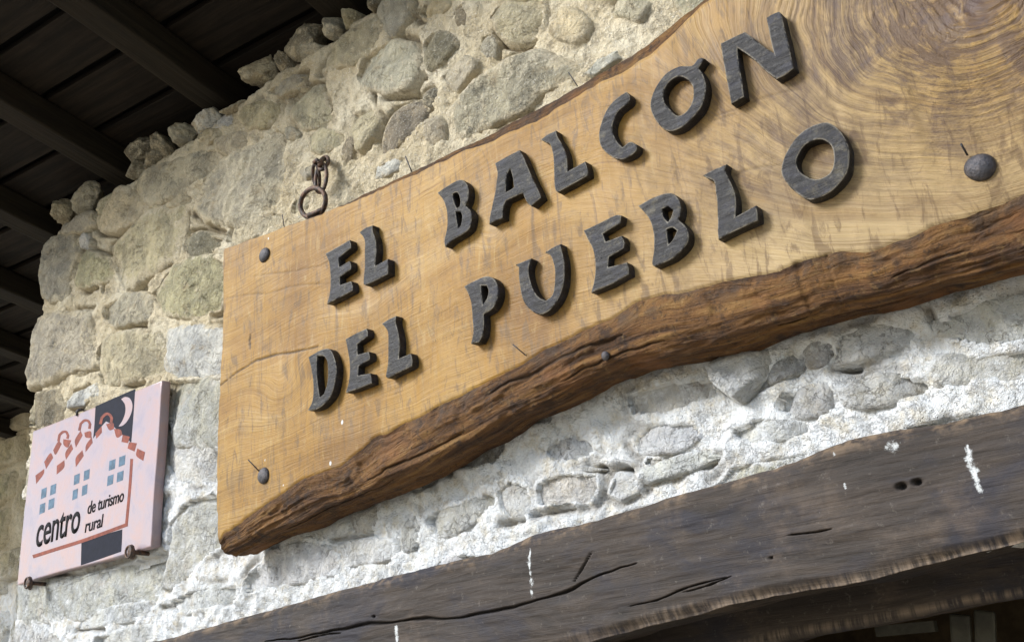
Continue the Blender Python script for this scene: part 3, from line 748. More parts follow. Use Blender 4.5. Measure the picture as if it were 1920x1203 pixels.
# inner lintel behind and slightly below the first one
IX = np.arange(-1.6, 1.25, .012)
IYs = .16
i_top = [(at(u, v, IYs)[0], at(u, v, IYs)[2]) for u, v in T('1200,1215 1500,1150 1700,1105 1920,1062')]
i_bot = [(at(u, v, IYs)[0], at(u, v, IYs)[2]) for u, v in T('1300,1250 1450,1208 1600,1182 1760,1150 1920,1118')]
it = interp_poly(i_top, IX)+.0; ib = interp_poly(i_bot, IX)+.002*fbm(IX*10, 0*IX, 0, 3, 9)
rowsP = []; rim = []
for kind_, a in [('f', x) for x in np.linspace(0, 1, 22)]+[('b', x) for x in np.linspace(.05, 1, 8)]:
    if kind_ == 'f':
        z = 1.90+(ib-1.90)*a; y = IYs-.002*fbm(IX*8, z*30, 0, 3, 91)+.004*sstep(.92, 1, a); rim.append(0*IX+.75*sstep(.8, .9, a)*(1-sstep(.93, .97, a)))
    else:
        z = ib+.002+.002*a; y = IYs+.006+.14*a+0*IX; rim.append(0*IX)
    rowsP.append(np.stack([IX, y+0*IX, z], 1))
me = make_mesh('inner_lintel', np.stack(rowsP, 1).reshape(-1, 3), grid_faces(len(IX), 30)[:, ::-1].copy(), True, {'rim': np.stack(rim, 1).ravel()}, [M_LINTEL])
link('inner_lintel', me, wall, label='second darker timber lintel set back above the doorway')

# room behind the doorway
room = empty('back_room', (0.4, 1.6, 0), label='dark room seen through the doorway below the lintel', category='room')
def rbox(name, x0, x1, y0, y1, z0, z1, mat): return core(name, x0, x1, y0, y1, z0, z1, mat, room)
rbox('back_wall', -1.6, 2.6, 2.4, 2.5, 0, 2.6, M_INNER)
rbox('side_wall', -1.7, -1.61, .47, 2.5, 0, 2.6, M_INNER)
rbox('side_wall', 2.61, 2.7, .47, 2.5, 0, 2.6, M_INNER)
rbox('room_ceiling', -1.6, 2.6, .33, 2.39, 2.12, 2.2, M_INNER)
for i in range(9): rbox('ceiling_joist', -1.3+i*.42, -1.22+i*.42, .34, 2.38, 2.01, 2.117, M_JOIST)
def post(u0, v0, u1, v1, wpx, Y, name, mat, parent):
    a = Vector(at(u0, v0, Y)); b = Vector(at(u1, v1, Y)); wd = abs(at(u0+wpx, v0, Y)[0]-a.x)
    me = box_mesh(name, wd, .03, (a-b).length, mat, .004); o = link(name, me, parent)
    o.matrix_parent_inverse = Matrix.Identity(4)
    dirv = (a-b).normalized(); o.rotation_euler = dirv.to_track_quat('Z', 'Y').to_euler(); o.location = b-parent.location
    return o
M_FRAME = mat_plain('old_frame_paint', (.045, .042, .03), .3, .6, .3, .001, 40)
post(1818, 1152, 1830, 1330, 16, .42, 'door_frame_post', M_FRAME, room)
post(1866, 1146, 1872, 1330, 7, .42, 'door_frame_post', M_FRAME, room)
a = at(1640, 1178, .40); b = at(1750, 1165, .40)
rbox('glazing_bar', a[0], b[0], .40, .415, a[2]-.012, a[2]+.004, M_FRAME)

# ------------------------------------------------------------------ far wall beyond the corner
far = empty('far_wall', (-5.0, .9, 0), label='shaded olive stone wall set back beyond the left corner', category='wall')
FY = .85; fx0, fx1, fz1 = -9.0, -2.0, at(20, 735, FY)[2]
fxs = np.arange(at(-150, 900, FY)[0], fx1, .012); fzs = np.arange(1.0, fz1+.10, .012)
FX, FZ = np.meshgrid(fxs, fzs, indexing='ij')
fst = []
for s in ['-60,760 0,745 55,735 62,770 60,800 0,815 -60,820', '-50,830 20,820 50,812 48,860 0,880 -50,885', '-50,895 10,888 36,880 28,930 -10,955 -50,960', '-50,970 0,955 22,945 14,1010 -10,1040 -50,1050', '-60,1060 -5,1050 10,1045 6,1110 -60,1130', '60,720 100,700 140,720 120,790 70,800']:
    fst.append(np.array([(at(u, v, FY)[0], at(u, v, FY)[2]) for u, v in T(s)]))
frs = np.random.RandomState(5)
FOC = []
for _ in range(260):
    p = blob(frs.uniform(fxs[0], fx1), frs.uniform(1.2, fz1), frs.uniform(.10, .22), frs.uniform(.07, .13), frs)
    c = p.mean(0)
    if all(np.hypot(*(c-q.mean(0))) > .5*(np.ptp(q[:, 0])+np.ptp(p[:, 0]))*.52+.01 for q in fst): fst.append(p)
foldB = lambda x, z, h: np.stack([np.asarray(x, float), FY-np.asarray(h, float), np.asarray(z, float)], -1)
for i, p in enumerate(fst):
    o = stone_object(p, 'o', .022, 500+i, far, foldB, .02)
SD = np.full(FX.shape, 1.0)
for p in fst:
    d = seg_dist(FX, FZ, p); SD = np.minimum(SD, np.where(inside(FX, FZ, p), -d, d))
Hh = .010*fbm(FX*6, FZ*6, 0, 4, 3)-.012*np.exp(-(SD/.012)**2)
Hh = np.where(SD < -.012, -.012, Hh)
topz = FZ+0; Yy = FY-Hh
me = make_mesh('mortar', np.stack([FX, Yy, FZ], -1).reshape(-1, 3), grid_faces(*FX.shape)[:, ::-1].copy(), True, {'cav': 0*FX.ravel()}, [M_MORTAR])
link('mortar', me, far)
core('wall_core', -9, fxs[0]-.01, FY+.02, FY+.5, 0, fz1, M_MORTAR, far)
core('wall_core', fxs[0], fx1, FY+.05, FY+.5, 0, fz1, M_MORTAR, far)
for i in range(14):
    x = fxs[-1]-i*.28; me = rock_mesh(.15+.04*random.random(), .12, .10+.04*random.random(), 160+i)
    me.attributes.new('edge', 'FLOAT', 'POINT').data.foreach_set('value', [.2]*len(me.vertices))
    o = link('stone', me, far); o.location = Vector((x, FY+.06, fz1+.10))-far.location; o.matrix_parent_inverse = Matrix.Identity(4); o.color = (.10, .095, .085, 1)

# ------------------------------------------------------------------ porch roof
Pd = np.array([-.99214598, -.12173867, .02874108]); Jd0 = np.array([-.24825564, .95627918, -.15459389])
Nn = np.cross(Jd0, Pd); Nn /= np.linalg.norm(Nn); Nn = Nn if Nn[2] > 0 else -Nn
Jd = np.cross(Nn, Pd); Jd = Jd if Jd[1] > 0 else -Jd
A0 = at(430, 205, .05)
roof = empty('porch_roof', tuple(A0), label='smoke dark porch roof of joists and boards above the wall', category='roof')
def oriented(name, me, p0, j0, n0, parent=roof):
    """local x along the planks, y along the joists, z up"""
    o = link(name, me, parent)
    ex, ey, ez = Vector(Pd), Vector(Jd), Vector(Nn)
    if ex.cross(ey).dot(ez) < 0: ex = -ex; p0 = None if p0 is None else -p0
    M_ = Matrix((( ex.x, ey.x, ez.x, 0), (ex.y, ey.y, ez.y, 0), (ex.z, ey.z, ez.z, 0), (0, 0, 0, 1)))
    o.matrix_parent_inverse = Matrix.Identity(4)
    o.matrix_basis = M_
    return o, ex, ey, ez
J0, J1 = -1.6, .59         # behind the wall ... out to the eave (outward is -Jd)
def place(name, me, pmin, pmax, jin, n0):
    # pmin..pmax along Pd (towards -X), jin.. outward distance start
    o, ex, ey, ez = oriented(name, me, 0, 0, 0)
    s_ = 1 if ex.dot(Vector(Pd)) > 0 else -1
    base = ex*(pmin if s_ > 0 else -pmax)+ey*(-jin)+ez*n0
    o.location = base
    return o
JH = .08; r2 = np.random.RandomState(3)
for k in range(-6, 9):
    p = .02+k*.495; 
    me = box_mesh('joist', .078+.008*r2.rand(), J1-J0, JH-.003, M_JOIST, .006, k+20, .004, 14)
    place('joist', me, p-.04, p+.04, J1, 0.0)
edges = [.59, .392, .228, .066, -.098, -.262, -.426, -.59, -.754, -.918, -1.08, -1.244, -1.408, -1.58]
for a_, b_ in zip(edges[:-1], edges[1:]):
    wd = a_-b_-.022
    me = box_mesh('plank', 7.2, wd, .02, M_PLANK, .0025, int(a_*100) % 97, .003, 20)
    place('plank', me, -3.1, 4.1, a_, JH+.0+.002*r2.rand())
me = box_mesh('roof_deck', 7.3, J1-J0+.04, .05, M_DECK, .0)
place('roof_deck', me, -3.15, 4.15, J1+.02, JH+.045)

# ------------------------------------------------------------------ wooden sign
TH = .10; YF = -TH
sign = empty('wooden_sign', (-.7, -.05, 2.2), label='long live-edge oak plank sign reading EL BALCON DEL PUEBLO in raised black letters', category='sign')
tp = T('420,465 470,447 530,424 600,400 700,352 800,305 900,256 1000,205 1080,162 1180,102 1240,58 1310,0')
bt = T('408,1018 420,998 480,958 520,930 560,902 600,885 640,870 700,822 745,800 790,778 820,760 860,742 900,722 960,690 1000,668 1050,640 1130,604 1200,565 1240,552 1280,545 1330,533 1380,520 1460,505 1540,478 1580,470 1620,470 1700,440 1800,408 1920,365')
tpw = [(at(u, v, YF)[0], at(u, v, YF)[2]) for u, v in tp]; btw = [(at(u, v, YF)[0], at(u, v, YF)[2]) for u, v in bt]
tpw += [(-.2, tpw[-1][1]+.035), (.1, tpw[-1][1]+.05), (.5, tpw[-1][1]+.02)]; btw += [(.1, btw[-1][1]-.02), (.5, btw[-1][1]-.03)]
lowb = T('466,1046 500,1032 560,1003 640,970 700,942 800,900 860,870 1000,790 1080,752 1150,722 1220,700 1300,682 1400,655 1500,625 1600,602 1700,580 1800,550 1920,515')
lbw = [(at(u, v, -.02)[0], at(u, v, -.02)[2]) for u, v in lowb]; lbw += [(-1.7, lbw[0][1]+.01), (.1, lbw[-1][1]-.01), (.5, lbw[-1][1]-.02)]
XL = -1.617; XE = .42
SS = .0023
xs = np.arange(XL, XE, SS)
zT = interp_poly(tpw, xs)+.0012*fbm(xs*40, 0*xs, 0, 3, 100); zB = interp_poly(btw, xs)+.0022*fbm(xs*30, 0*xs, 3, 4, 101)+.002*np.minimum(0, fbm(xs*9, 0*xs, 1, 2, 102))
zLb = interp_poly(lbw, xs)+.002*fbm(xs*15, 0*xs, 3, 3, 103)
NVv = 240
strip = np.interp(xs, [XL, -1.32, -1.12, -.78, -.55, -.45, -.3], [.0005, .003, .010, .019, .018, .011, .008])*(1+.25*fbm(xs*14, 0*xs, 0, 3, 150))
zTo = zT.copy(); zT = zT-strip
vv_ = np.linspace(0, 1, NVv)
BX = xs[:, None]+0*vv_[None]; BZ = zB[:, None]+(zT-zB)[:, None]*vv_[None]
# left edge is sawn slightly off plumb
lx = lambda z: np.interp(z, [2.05, 2.15, 2.3, 2.45, 2.6, 2.70], [-1.616, -1.625, -1.628, -1.618, -1.616, -1.621])
BXs = BX+(lx(BZ)-XL+.0014*fbm(BZ*60, 0*BZ, 0, 3, 8))*np.exp(-(BX-XL)/.06)
def W(u, v, y=YF): q = at(u, v, y); return q[0], q[2]
# flow field of the grain
G = BZ-np.interp(BX, [XL, -1.0, -.4, .4], [0, .02, .05, .03])
kx, kz = W(1868, 10)
def bumpf(x0, z0, A, sx, sz): return A*np.exp(-((BX-x0)/sx)**2-((BZ-z0)/sz)**2)
knot_r = np.sqrt(((BX-kx)/.95)**2+((BZ-kz)/1.15)**2)*(1+.10*fbm(BX*9, BZ*9, 0, 3, 151))
kdx, kdz = BX-kx, BZ-kz
G = G+.72*np.exp(-(kdx/.30)**2-(kdz/.235)**2)*(1+.05*fbm(BX*7, BZ*7, 0, 3, 152))
for (u, v, A, sx, sz) in [(530, 740, .055, .08, .06), (690, 580, .028, .10, .05), (850, 640, -.018, .1, .06), (925, 455, .014, .03, .03), (620, 880, -.02, .1, .05), (1150, 420, .012, .09, .05)]:
    x0, z0 = W(u, v); G = G+bumpf(x0, z0, A, sx, sz)
G = G+.009*fbm(BX*3, BZ*6, 0, 3, 110)+.0015*fbm(BX*14, BZ*20, 0, 2, 111)
kn = np.exp(-(knot_r/.15)**2)*1.1
kn2 = np.exp(-((BX-W(1500, 220)[0])/.16)**2-((BZ-W(1500, 150)[1])/.16)**2)*.55*(1+.5*fbm(BX*8, BZ*8, 0, 3, 153))
kmask = np.clip(kn+kn2, 0, 1)
pale = sstep(-.85, -.25, BX+.6*(zB.mean()+.12-BZ)+.06*fbm(BX*5, BZ*5, 1, 3, 112))*(1-.75*kn)*.85
crackp = [('412,722 440,700 470,680 520,665 600,650', .0012), ('418,560 500,548 560,535 610,532', .0008), ('1330,345 1400,318 1500,300', .0007), ('1340,215 1420,190 1510,165', .0008), ('1440,545 1480,540 1520,520', .0014), ('1485,492 1500,489', .003), ('1510,488 1545,476', .0016), ('470,655 469,640 471,628', .003), ('1380,210 1330,225', .0007), ('1880,90 1900,150 1905,200', .001), ('470,520 600,498 640,470', .0006)]
ck = np.zeros_like(BX)
for s, w_ in crackp:
    pl_ = [W(*p) for p in T(s)]; ck = np.maximum(ck, crack_mask(BX, BZ, pl_, max(w_, .0017), len(s))*(1 if w_ > .001 else .3))
dsp = .0012*fbm(BX*6, BZ*9, 0, 3, 120)+.0007*fbm(BX*60, BZ*8, 0, 2, 121)
dsp += .0030*kmask*np.sin(G*2*PI/.011+2*fbm(BX*12, BZ*12, 0, 2, 5))*.35
dsp += -.003*ck
edg = np.minimum(vv_[None]*(zT-zB)[:, None], 1.0)
dsp += -.002*np.exp(-((BZ-zB[:, None])/.002)**2)-.002*np.exp(-((zT[:, None]-BZ)/.004)**2)
BY = YF-dsp
V1 = np.stack([BXs, BY, BZ], -1).reshape(-1, 3)
wk = np.exp(-(knot_r/.34)**2); wk = wk*(1-np.exp(-(knot_r/.07)**2)); along = BX*(1-wk)+wk*.32*np.arctan2(kdz, -kdx)
grain = np.stack([along, G, 0*BX], -1).reshape(-1, 3); wsp = np.zeros_like(BX)
for u, v, r_ in [(641, 791, .0032), (619, 868, .0030), (532, 909, .0016), (498, 862, .0016), (700, 640, .0012), (1240, 470, .0012), (503, 447, .0022)]:
    x0, z0 = W(u, v); wsp = np.maximum(wsp, np.exp(-((BX-x0)/r_)**2-((BZ-z0)/(r_*1.4))**2))
mask = np.stack([kmask, pale, wsp], -1).reshape(-1, 3)
f1 = grid_faces(*BX.shape)[:, ::-1].copy()
me = make_mesh('board_face', V1, f1[:, ::-1].copy(), True, {'grain': grain, 'mask': mask, 'crack': ck.ravel()}, [M_BOARD])
link('board_face', me, sign)
# lower live edge
KU = 90
us = np.linspace(0, 1, KU)
rows = []; gr = []; rm = []
front_x = BXs[:, 0]; front_y = BY[:, 0]
for i_u, u_ in enumerate(us):
    if i_u == 0: rows.append(np.stack([front_x, front_y, zB], 1))
    else:
        drop = np.sin(min(u_/.62, 1)*PI/2)**.9; y = front_y+(-.014-front_y)*(1-np.cos(u_*PI/2))**1.0
        z = zB+(zLb-zB)*drop
        lump = .0045*fbm(xs*6, u_*2.0+0*xs, 0, 4, 130)+.0018*ridged(xs*9, u_*9+0*xs, 0, 3, 131)+.0007*fbm(xs*50, u_*30+0*xs, 0, 2, 133)
        a_ = u_*PI/2
        amp = sstep(0, .12, u_)
        chip = -.006*sstep(.15, .6, fbm(xs*16, u_*3+0*xs, 7, 3, 134))*np.exp(-((u_-.12)/.1)**2)
        rows.append(np.stack([front_x, y-np.cos(a_)*(lump*amp+chip), z-np.sin(a_)*(lump*amp)], 1))
    gr.append(np.stack([xs, .16*u_+0*xs+.01*fbm(xs*5, 0*xs, u_*2, 2, 135), 0*xs], 1)); rm.append((1-sstep(.04, .18, u_))*.7*np.interp(xs, [XL, -1.3, -1.0], [.1, .3, 1]))
V2 = np.stack(rows, 1)
uu = us[None]+0*xs[:, None]; xx = xs[:, None]+0*us[None]
spl = np.zeros_like(xx)
for x0, x1, u0, u1, w_ in [(-.92, -.66, .10, .16, .012), (-.78, -.60, .34, .30, .010), (-.45, -.41, .52, .50, .010), (-1.45, -1.15, .55, .48, .010), (-1.2, -.98, .30, .36, .009), (-.30, -.2, .28, .24, .007)]:
    t_ = (xx-x0)/(x1-x0); uc = u0+(u1-u0)*t_+.018*fbm(xx*22, 0*xx, x0*9, 3, 160)
    spl = np.maximum(spl, np.exp(-((uu-uc)/(w_*(.5+np.sin(np.clip(t_, 0, 1)*PI))))**2)*((t_ > 0) & (t_ < 1)))
V2[:, :, 1] += .0035*spl; V2[:, :, 2] += .002*spl
V2 = V2.reshape(-1, 3)
me = make_mesh('waney_edge', V2, grid_faces(len(xs), KU)[:, ::-1].copy(), True, {'grain': np.stack(gr, 1).reshape(-1, 3), 'rim': np.stack(rm, 1).ravel(), 'split': spl.ravel()}, [M_BARK])
link('waney_edge', me, sign, label='dark bark-stained lower edge of the plank')
# upper live edge: the back is a little taller than the face
rows = []; gr = []; rm = []
rise = zTo-zT
for i_u, u_ in enumerate(np.linspace(0, 1, 16)):
    z = zT+rise*sstep(0, .34, u_)+.0014*fbm(xs*22, u_*3+0*xs, 0, 3, 140)*min(1, u_*4)-.004*max(0, u_-.4); y = BY[:, -1]+(.005*u_/.34 if u_ < .34 else .005+(-.012-YF-.005)*(u_-.34)/.66)
    rows.append(np.stack([BXs[:, -1], y, z], 1)); gr.append(np.stack([xs, .1*u_+0*xs, 0*xs], 1)); rm.append(0*xs+.5)
me = make_mesh('waney_edge', np.stack(rows, 1).reshape(-1, 3), grid_faces(len(xs), 16), True, {'grain': np.stack(gr, 1).reshape(-1, 3), 'rim': np.stack(rm, 1).ravel()}, [M_BARK])
link('waney_edge', me, sign, label='thin brown upper live edge of the plank')
# back and sawn ends
def end_face(i, name):
    outer = [V1.reshape(len(xs), NVv, 3)[i, j] for j in range(NVv)]
    topc = [r[i] for r in rows][1:]; botc = [V2.reshape(len(xs), KU, 3)[i, j] for j in range(KU)][1:]
    loop = outer+topc+botc[::-1]
    c_ = np.mean(loop, 0); V = [c_]+loop; n_ = len(loop)
    me = make_mesh(name, V, [(0, 1+a, 1+(a+1) % n_) for a in range(n_)], False, {'grain': np.array([(p[1]*3, p[2], 0) for p in V]), 'mask': np.zeros((len(V), 3)), 'crack': np.zeros(len(V))}, [M_BOARD])
    link(name, me, sign)
end_face(0, 'sawn_end'); end_face(len(xs)-1, 'sawn_end')
bk = [(x, -.011, z) for x, z in zip(xs[::8], (zT+rise)[::8])]; bk2 = [(x, -.013, z+.006) for x, z in zip(xs[::8], zLb[::8])]
nb = len(bk); me = make_mesh('board_back', bk+bk2, [(a, a+1, nb+a+1, nb+a) for a in range(nb-1)], False, None, [M_DECK]); link('board_back', me, sign)

# letters: outlines traced in the photograph on the letters' own front plane
LT = .0155; YL = YF-LT-.001
def cv(s, ox, oy, sc): return [(ox+x/sc, oy+y/sc) for x, y in T(s)]
A1 = (560, 400, 3.167); A2 = (800, 300, 3.341); A3 = (640, 0, 3.0); A5 = (1000, 0, 3.008); A7 = (1080, 200, 3.341)
LET = [
('E', [(A1, '158,238 235,195 300,158 308,182 308,205 235,262 238,318 300,282 308,305 308,330 243,375 243,425 308,402 318,430 318,458 240,500 165,535 183,470 188,390 180,300')], 0),
('L', [(A1, '358,112 395,85 436,70 438,105 455,160 458,230 450,312 528,270 530,315 528,360 440,405 392,425 382,410 390,330 390,240 392,175 380,138')], 0),
('B', [(A2, '65,205 130,160 205,122 250,150 262,200 256,245 240,285 275,320 280,370 262,430 215,470 160,500 112,540 108,500 125,420 125,330 105,255'), (A2, '160,212 178,202 195,207 208,250 205,290 187,302 172,270'), (A2, '180,322 210,322 221,350 212,405 195,425 187,380')], 0),
('A', [((0, 0, 1), '927,306 950,293 973,281 980,292 986,306 997.5,333 1009.5,358 1014,370 996,386 988,380 980,362 965,368 948,376 944,385 942,398 941,409 928,414 917,420 919,399 928,360 931.7,330 930,315'), ((0, 0, 1), '947,360 949.5,330 955.6,315 960,330 963,351 956,356')], 0),
('L', [(A3, '1120,785 1160,755 1205,735 1218,775 1245,820 1265,880 1270,965 1370,908 1382,945 1385,985 1290,1040 1215,1080 1200,1060 1195,980 1190,880 1175,815 1150,800')], 0),
('C', [(A5, '522,518 470,552 425,600 388,670 368,750 380,825 430,875 490,898 545,880 578,850 582,815 545,800 500,830 470,800 445,745 448,690 478,625 535,578 542,540')], 1),
('O', [(A5, '680,510 740,420 820,375 890,370 922,335 945,326 962,330 950,352 930,385 958,425 972,500 950,590 890,670 820,725 750,735 690,680 658,600'), (A5, '765,612 735,570 735,510 770,455 820,430 870,450 900,500 895,570 860,630 810,652')], 1),
('N', [(A5, '1055,245 1120,212 1190,180 1225,205 1290,255 1355,300 1332,200 1312,100 1345,80 1382,65 1400,85 1420,170 1445,280 1468,385 1420,420 1370,445 1300,390 1225,320 1148,268 1155,340 1170,430 1188,545 1150,566 1115,585 1095,480 1075,380')], 0),
('D', [(A1, '55,852 120,815 175,803 206,845 222,920 215,1000 190,1080 150,1130 100,1163 52,1168 80,1110 85,1020 75,930'), (A1, '108,845 150,848 170,900 168,1000 148,1070 122,1090 110,1000 105,920')], 0),
('E', [(A1, '275,745 340,710 400,683 408,705 408,728 345,775 347,838 412,820 420,845 418,868 352,905 350,962 422,948 430,978 430,1008 350,1040 278,1062 298,980 300,890 290,815')], 0),
('L', [(A1, '492,655 530,628 575,608 574,650 588,700 598,780 592,862 662,830 672,868 670,905 590,945 530,975 515,965 528,880 530,780 528,710 515,680')], 0),
('P', [(A2, '232,790 300,755 370,728 420,745 445,800 440,870 410,930 355,965 357,1020 350,1090 325,1140 275,1148 290,1080 285,980 275,890 255,830'), (A2, '338,785 375,785 385,820 375,865 350,905 343,850')], 0),
('U', [(A2, '553,655 600,635 650,615 640,650 636,680 642,740 665,810 700,860 745,880 785,840 800,760 800,680 785,620 765,590 738,578 790,545 835,525 845,570 860,640 862,720 850,800 815,880 760,945 700,965 640,930 600,870 580,780 575,700 572,670')], 0),
('E', [(A7, '45,775 130,735 240,680 280,680 275,728 165,795 183,845 285,808 300,845 298,885 205,940 198,1005 315,975 328,1010 328,1050 210,1115 92,1162 112,1080 118,990 105,900 75,835')], 0),
('B', [(A7, '388,620 480,570 575,540 625,560 655,620 652,675 638,705 690,760 702,830 670,890 600,950 490,1000 475,980 485,900 485,800 460,710 425,660'), (A7, '538,640 575,622 605,645 592,690 572,722 548,690'), (A7, '565,765 600,755 632,775 607,830 577,862 570,820')], 0),
('L', [(A7, '793,430 860,395 940,360 932,400 955,450 985,520 1000,600 995,690 1125,618 1136,665 1138,712 1010,770 890,830 885,760 885,650 875,540 860,465 820,445')], 0),
('O', [(A7, '1285,400 1320,280 1390,180 1480,120 1570,98 1640,140 1690,210 1712,300 1700,400 1650,480 1580,540 1470,582 1390,545 1320,480'), (A7, '1380,330 1420,250 1480,212 1545,205 1595,240 1612,300 1605,380 1570,430 1500,455 1430,430 1390,390')], 1),
]
WORDS = ['EL']*2+['BALCÓN']*6+['DEL']*3+['PUEBLO']*6
def resample_smooth(p, sharp_deg=48, n_sub=4):
    """round gentle corners, keep sharp ones"""
    p = np.array(p); n = len(p); out = []
    ang = []
    for i in range(n):
        a = p[i]-p[i-1]; b = p[(i+1) % n]-p[i]
        c_ = np.dot(a, b)/(np.linalg.norm(a)*np.linalg.norm(b)+1e-9); ang.append(math.degrees(math.acos(max(-1, min(1, c_)))))
    sh = [a > sharp_deg for a in ang]
    for i in range(n):
        b, c_ = p[i], p[(i+1) % n]
        a = p[i-1] if not sh[i] else b-(c_-b); d = p[(i+2) % n] if not sh[(i+1) % n] else c_+(c_-b)
        for k in range(n_sub):
            t_ = k/n_sub
            out.append(.5*((2*b)+(-a+c_)*t_+(2*a-5*b+4*c_-d)*t_**2+(-a+3*b-3*c_+d)*t_**3))
    return np.array(out)
def curve_to_mesh(name, splines, extr, bev, res=2):
    cu = bpy.data.curves.new(name, 'CURVE'); cu.dimensions = '2D'; cu.fill_mode = 'BOTH'; cu.extrude = extr; cu.bevel_depth = bev; cu.bevel_resolution = res
    cu.offset = -bev*.9
    for s in splines:
        sp = cu.splines.new('POLY'); sp.points.add(len(s)-1); sp.use_cyclic_u = True
        for q, pt in zip(s, sp.points): pt.co = (q[0], q[1], 0, 1)
    ob = bpy.data.objects.new(name, cu); COL.objects.link(ob)
    dg = bpy.context.evaluated_depsgraph_get(); dg.update()
    me = bpy.data.meshes.new_from_object(ob.evaluated_get(dg)); me.name = name
    bpy.data.objects.remove(ob); bpy.data.curves.remove(cu)
    return me
def extruded(name, loops_w, y_front, depth, bev, mat, parent, sub=True, sharp=48, **kw):
    """loops_w: list of loops of (x,z) world; front face at y_front, body reaches y_front+depth"""
    c_ = np.mean(loops_w[0], 0)
    sp = [resample_smooth(np.array(l)-c_, sharp) if sub else np.array(l)-c_ for l in loops_w]
    me = curve_to_mesh(name, sp, max((depth-2*bev)/2, 0), bev)
    me.materials.clear(); me.materials.append(mat)
    # curve plane xy -> world xz, curve z -> -y
    for v in me.vertices:
        x, y, z = v.co; v.co = (x, -z, y)
    me.update()
    o = link(name, me, parent, **kw); o.matrix_parent_inverse = Matrix.Identity(4)
    o.location = Vector((c_[0], y_front+depth/2, c_[1]))-parent.location
    return o
import re
for i, (ch, loops, rnd_) in enumerate(LET):
    lw = []
    for (fr_, s) in loops:
        lw.append([W(u, v, YL) for u, v in cv(s, *fr_)])
    o = extruded('letter', lw, YL, LT+.003, .0022, M_LETTER, sign, sharp=48 if not rnd_ else 62)
    me = o.data
    # hand-carved unevenness
    co = np.array([v.co[:] for v in me.vertices]); 
    wob = .0006*vnoise(co[:, 0]*70+i*9, co[:, 2]*70, co[:, 1]*50, 4)
    for v, q in zip(me.vertices, wob): v.co.x += q; v.co.z -= q*.7
    o['label'] = f'raised black wooden letter {ch}' if i != 6 else 'raised black wooden letter O with accent'

# nails on the sign
def lathe(name, prof_, mat, n=28, wob=.0, seed=0):
    V = []; Fq = []; r = np.random.RandomState(seed); ph = r.rand(n)*wob
    for rr_, y in prof_:
        for a in range(n):
            th = 2*PI*a/n; k = rr_*(1+wob*math.sin(2*th+seed)+wob*.6*math.sin(3*th+seed*2)); V.append((k*math.cos(th), y, k*math.sin(th)))
    for j in range(len(prof_)-1):
        Fq += [(j*n+a, j*n+(a+1) % n, (j+1)*n+(a+1) % n, (j+1)*n+a) for a in range(n)]
    return make_mesh(name, V, Fq, True, None, [mat])
def nail(u, v, rad, dome, parent, seed, y0=YF, name='nail_head', **kw):
    q = at(u, v, y0-dome*.6)
    pr = [(0.0001, -dome), (rad*.35, -dome*.96), (rad*.65, -dome*.80), (rad*.88, -dome*.52), (rad, -dome*.22), (rad*.97, -.0002), (rad*.5, .004)]
    o = link(name, lathe(name, pr, M_NAIL, 26, .035, seed), parent, **kw); o.matrix_parent_inverse = Matrix.Identity(4)
    o.location = Vector((q[0], y0, q[2]))-parent.location; return o
nail(493, 477, .0158, .009, sign, 1); nail(491, 891, .0160, .009, sign, 2); nail(1835, 311, .0160, .013, sign, 3)
pc = (V2-CP) @ RW; pu = 960+F*pc[:, 0]/pc[:, 2]; pv = 601.5+F*pc[:, 1]/pc[:, 2]      # where the edge surface carries its own nail
nb_ = int(np.argmin((pu-1133)**2+(pv-666)**2)); nail(1133, 666, .0065, .006, sign, 4, y0=float(V2[nb_][1])-.001)
def tube(name, pts, rad, mat, parent, n=8, taper=1.0, closed=False, **kw):
    pts = [Vector(p) for p in pts]; V = []; Fq = []; m_ = len(pts)
    up = None
    for i, p in enumerate(pts):
        a = pts[i-1] if (i > 0 or closed) else p; b = pts[(i+1) % m_] if (i < m_-1 or closed) else p
        tg = (b-a).normalized()
        if up is None: up = tg.orthogonal().normalized()
        up = (up-tg*up.dot(tg)).normalized(); sd_ = tg.cross(up)
        r_ = rad*(1+(taper-1)*i/max(m_-1, 1))
        for k in range(n):
            th = 2*PI*k/n; V.append(p+up*math.cos(th)*r_+sd_*math.sin(th)*r_)
    for i in range(m_ if closed else m_-1):
        j = (i+1) % m_
        Fq += [(i*n+k, i*n+(k+1) % n, j*n+(k+1) % n, j*n+k) for k in range(n)]
    if not closed: Fq += [tuple(range(n))[::-1], tuple(range((m_-1)*n, m_*n))]
    V = [v-parent.location for v in V]
    me = make_mesh(name, V, Fq, True, None, [mat]); o = link(name, me, parent, **kw); o.matrix_parent_inverse = Matrix.Identity(4); return o
def pin(u0, v0, u1, v1, y0, y1, rad=.0011):
    a = at(u1, v1, y1); b = at(u0, v0, y0); tube('thin_pin', [a, (a+b)/2, b], rad, M_NAIL, sign, 6)
pin(465, 861, 486, 883, YF-.020, YF); pin(961, 645, 986, 666, YF-.016, YF, .0009); pin(1802, 270, 1814, 291, YF-.02, YF-.004, .0013)
pin(1066, 136, 1083, 162, -.085, -.080, .0009); pin(760, 293, 772, 322, -.085, -.080, .0011); pin(529, 402, 533, 426, -.085, -.080, .0010)

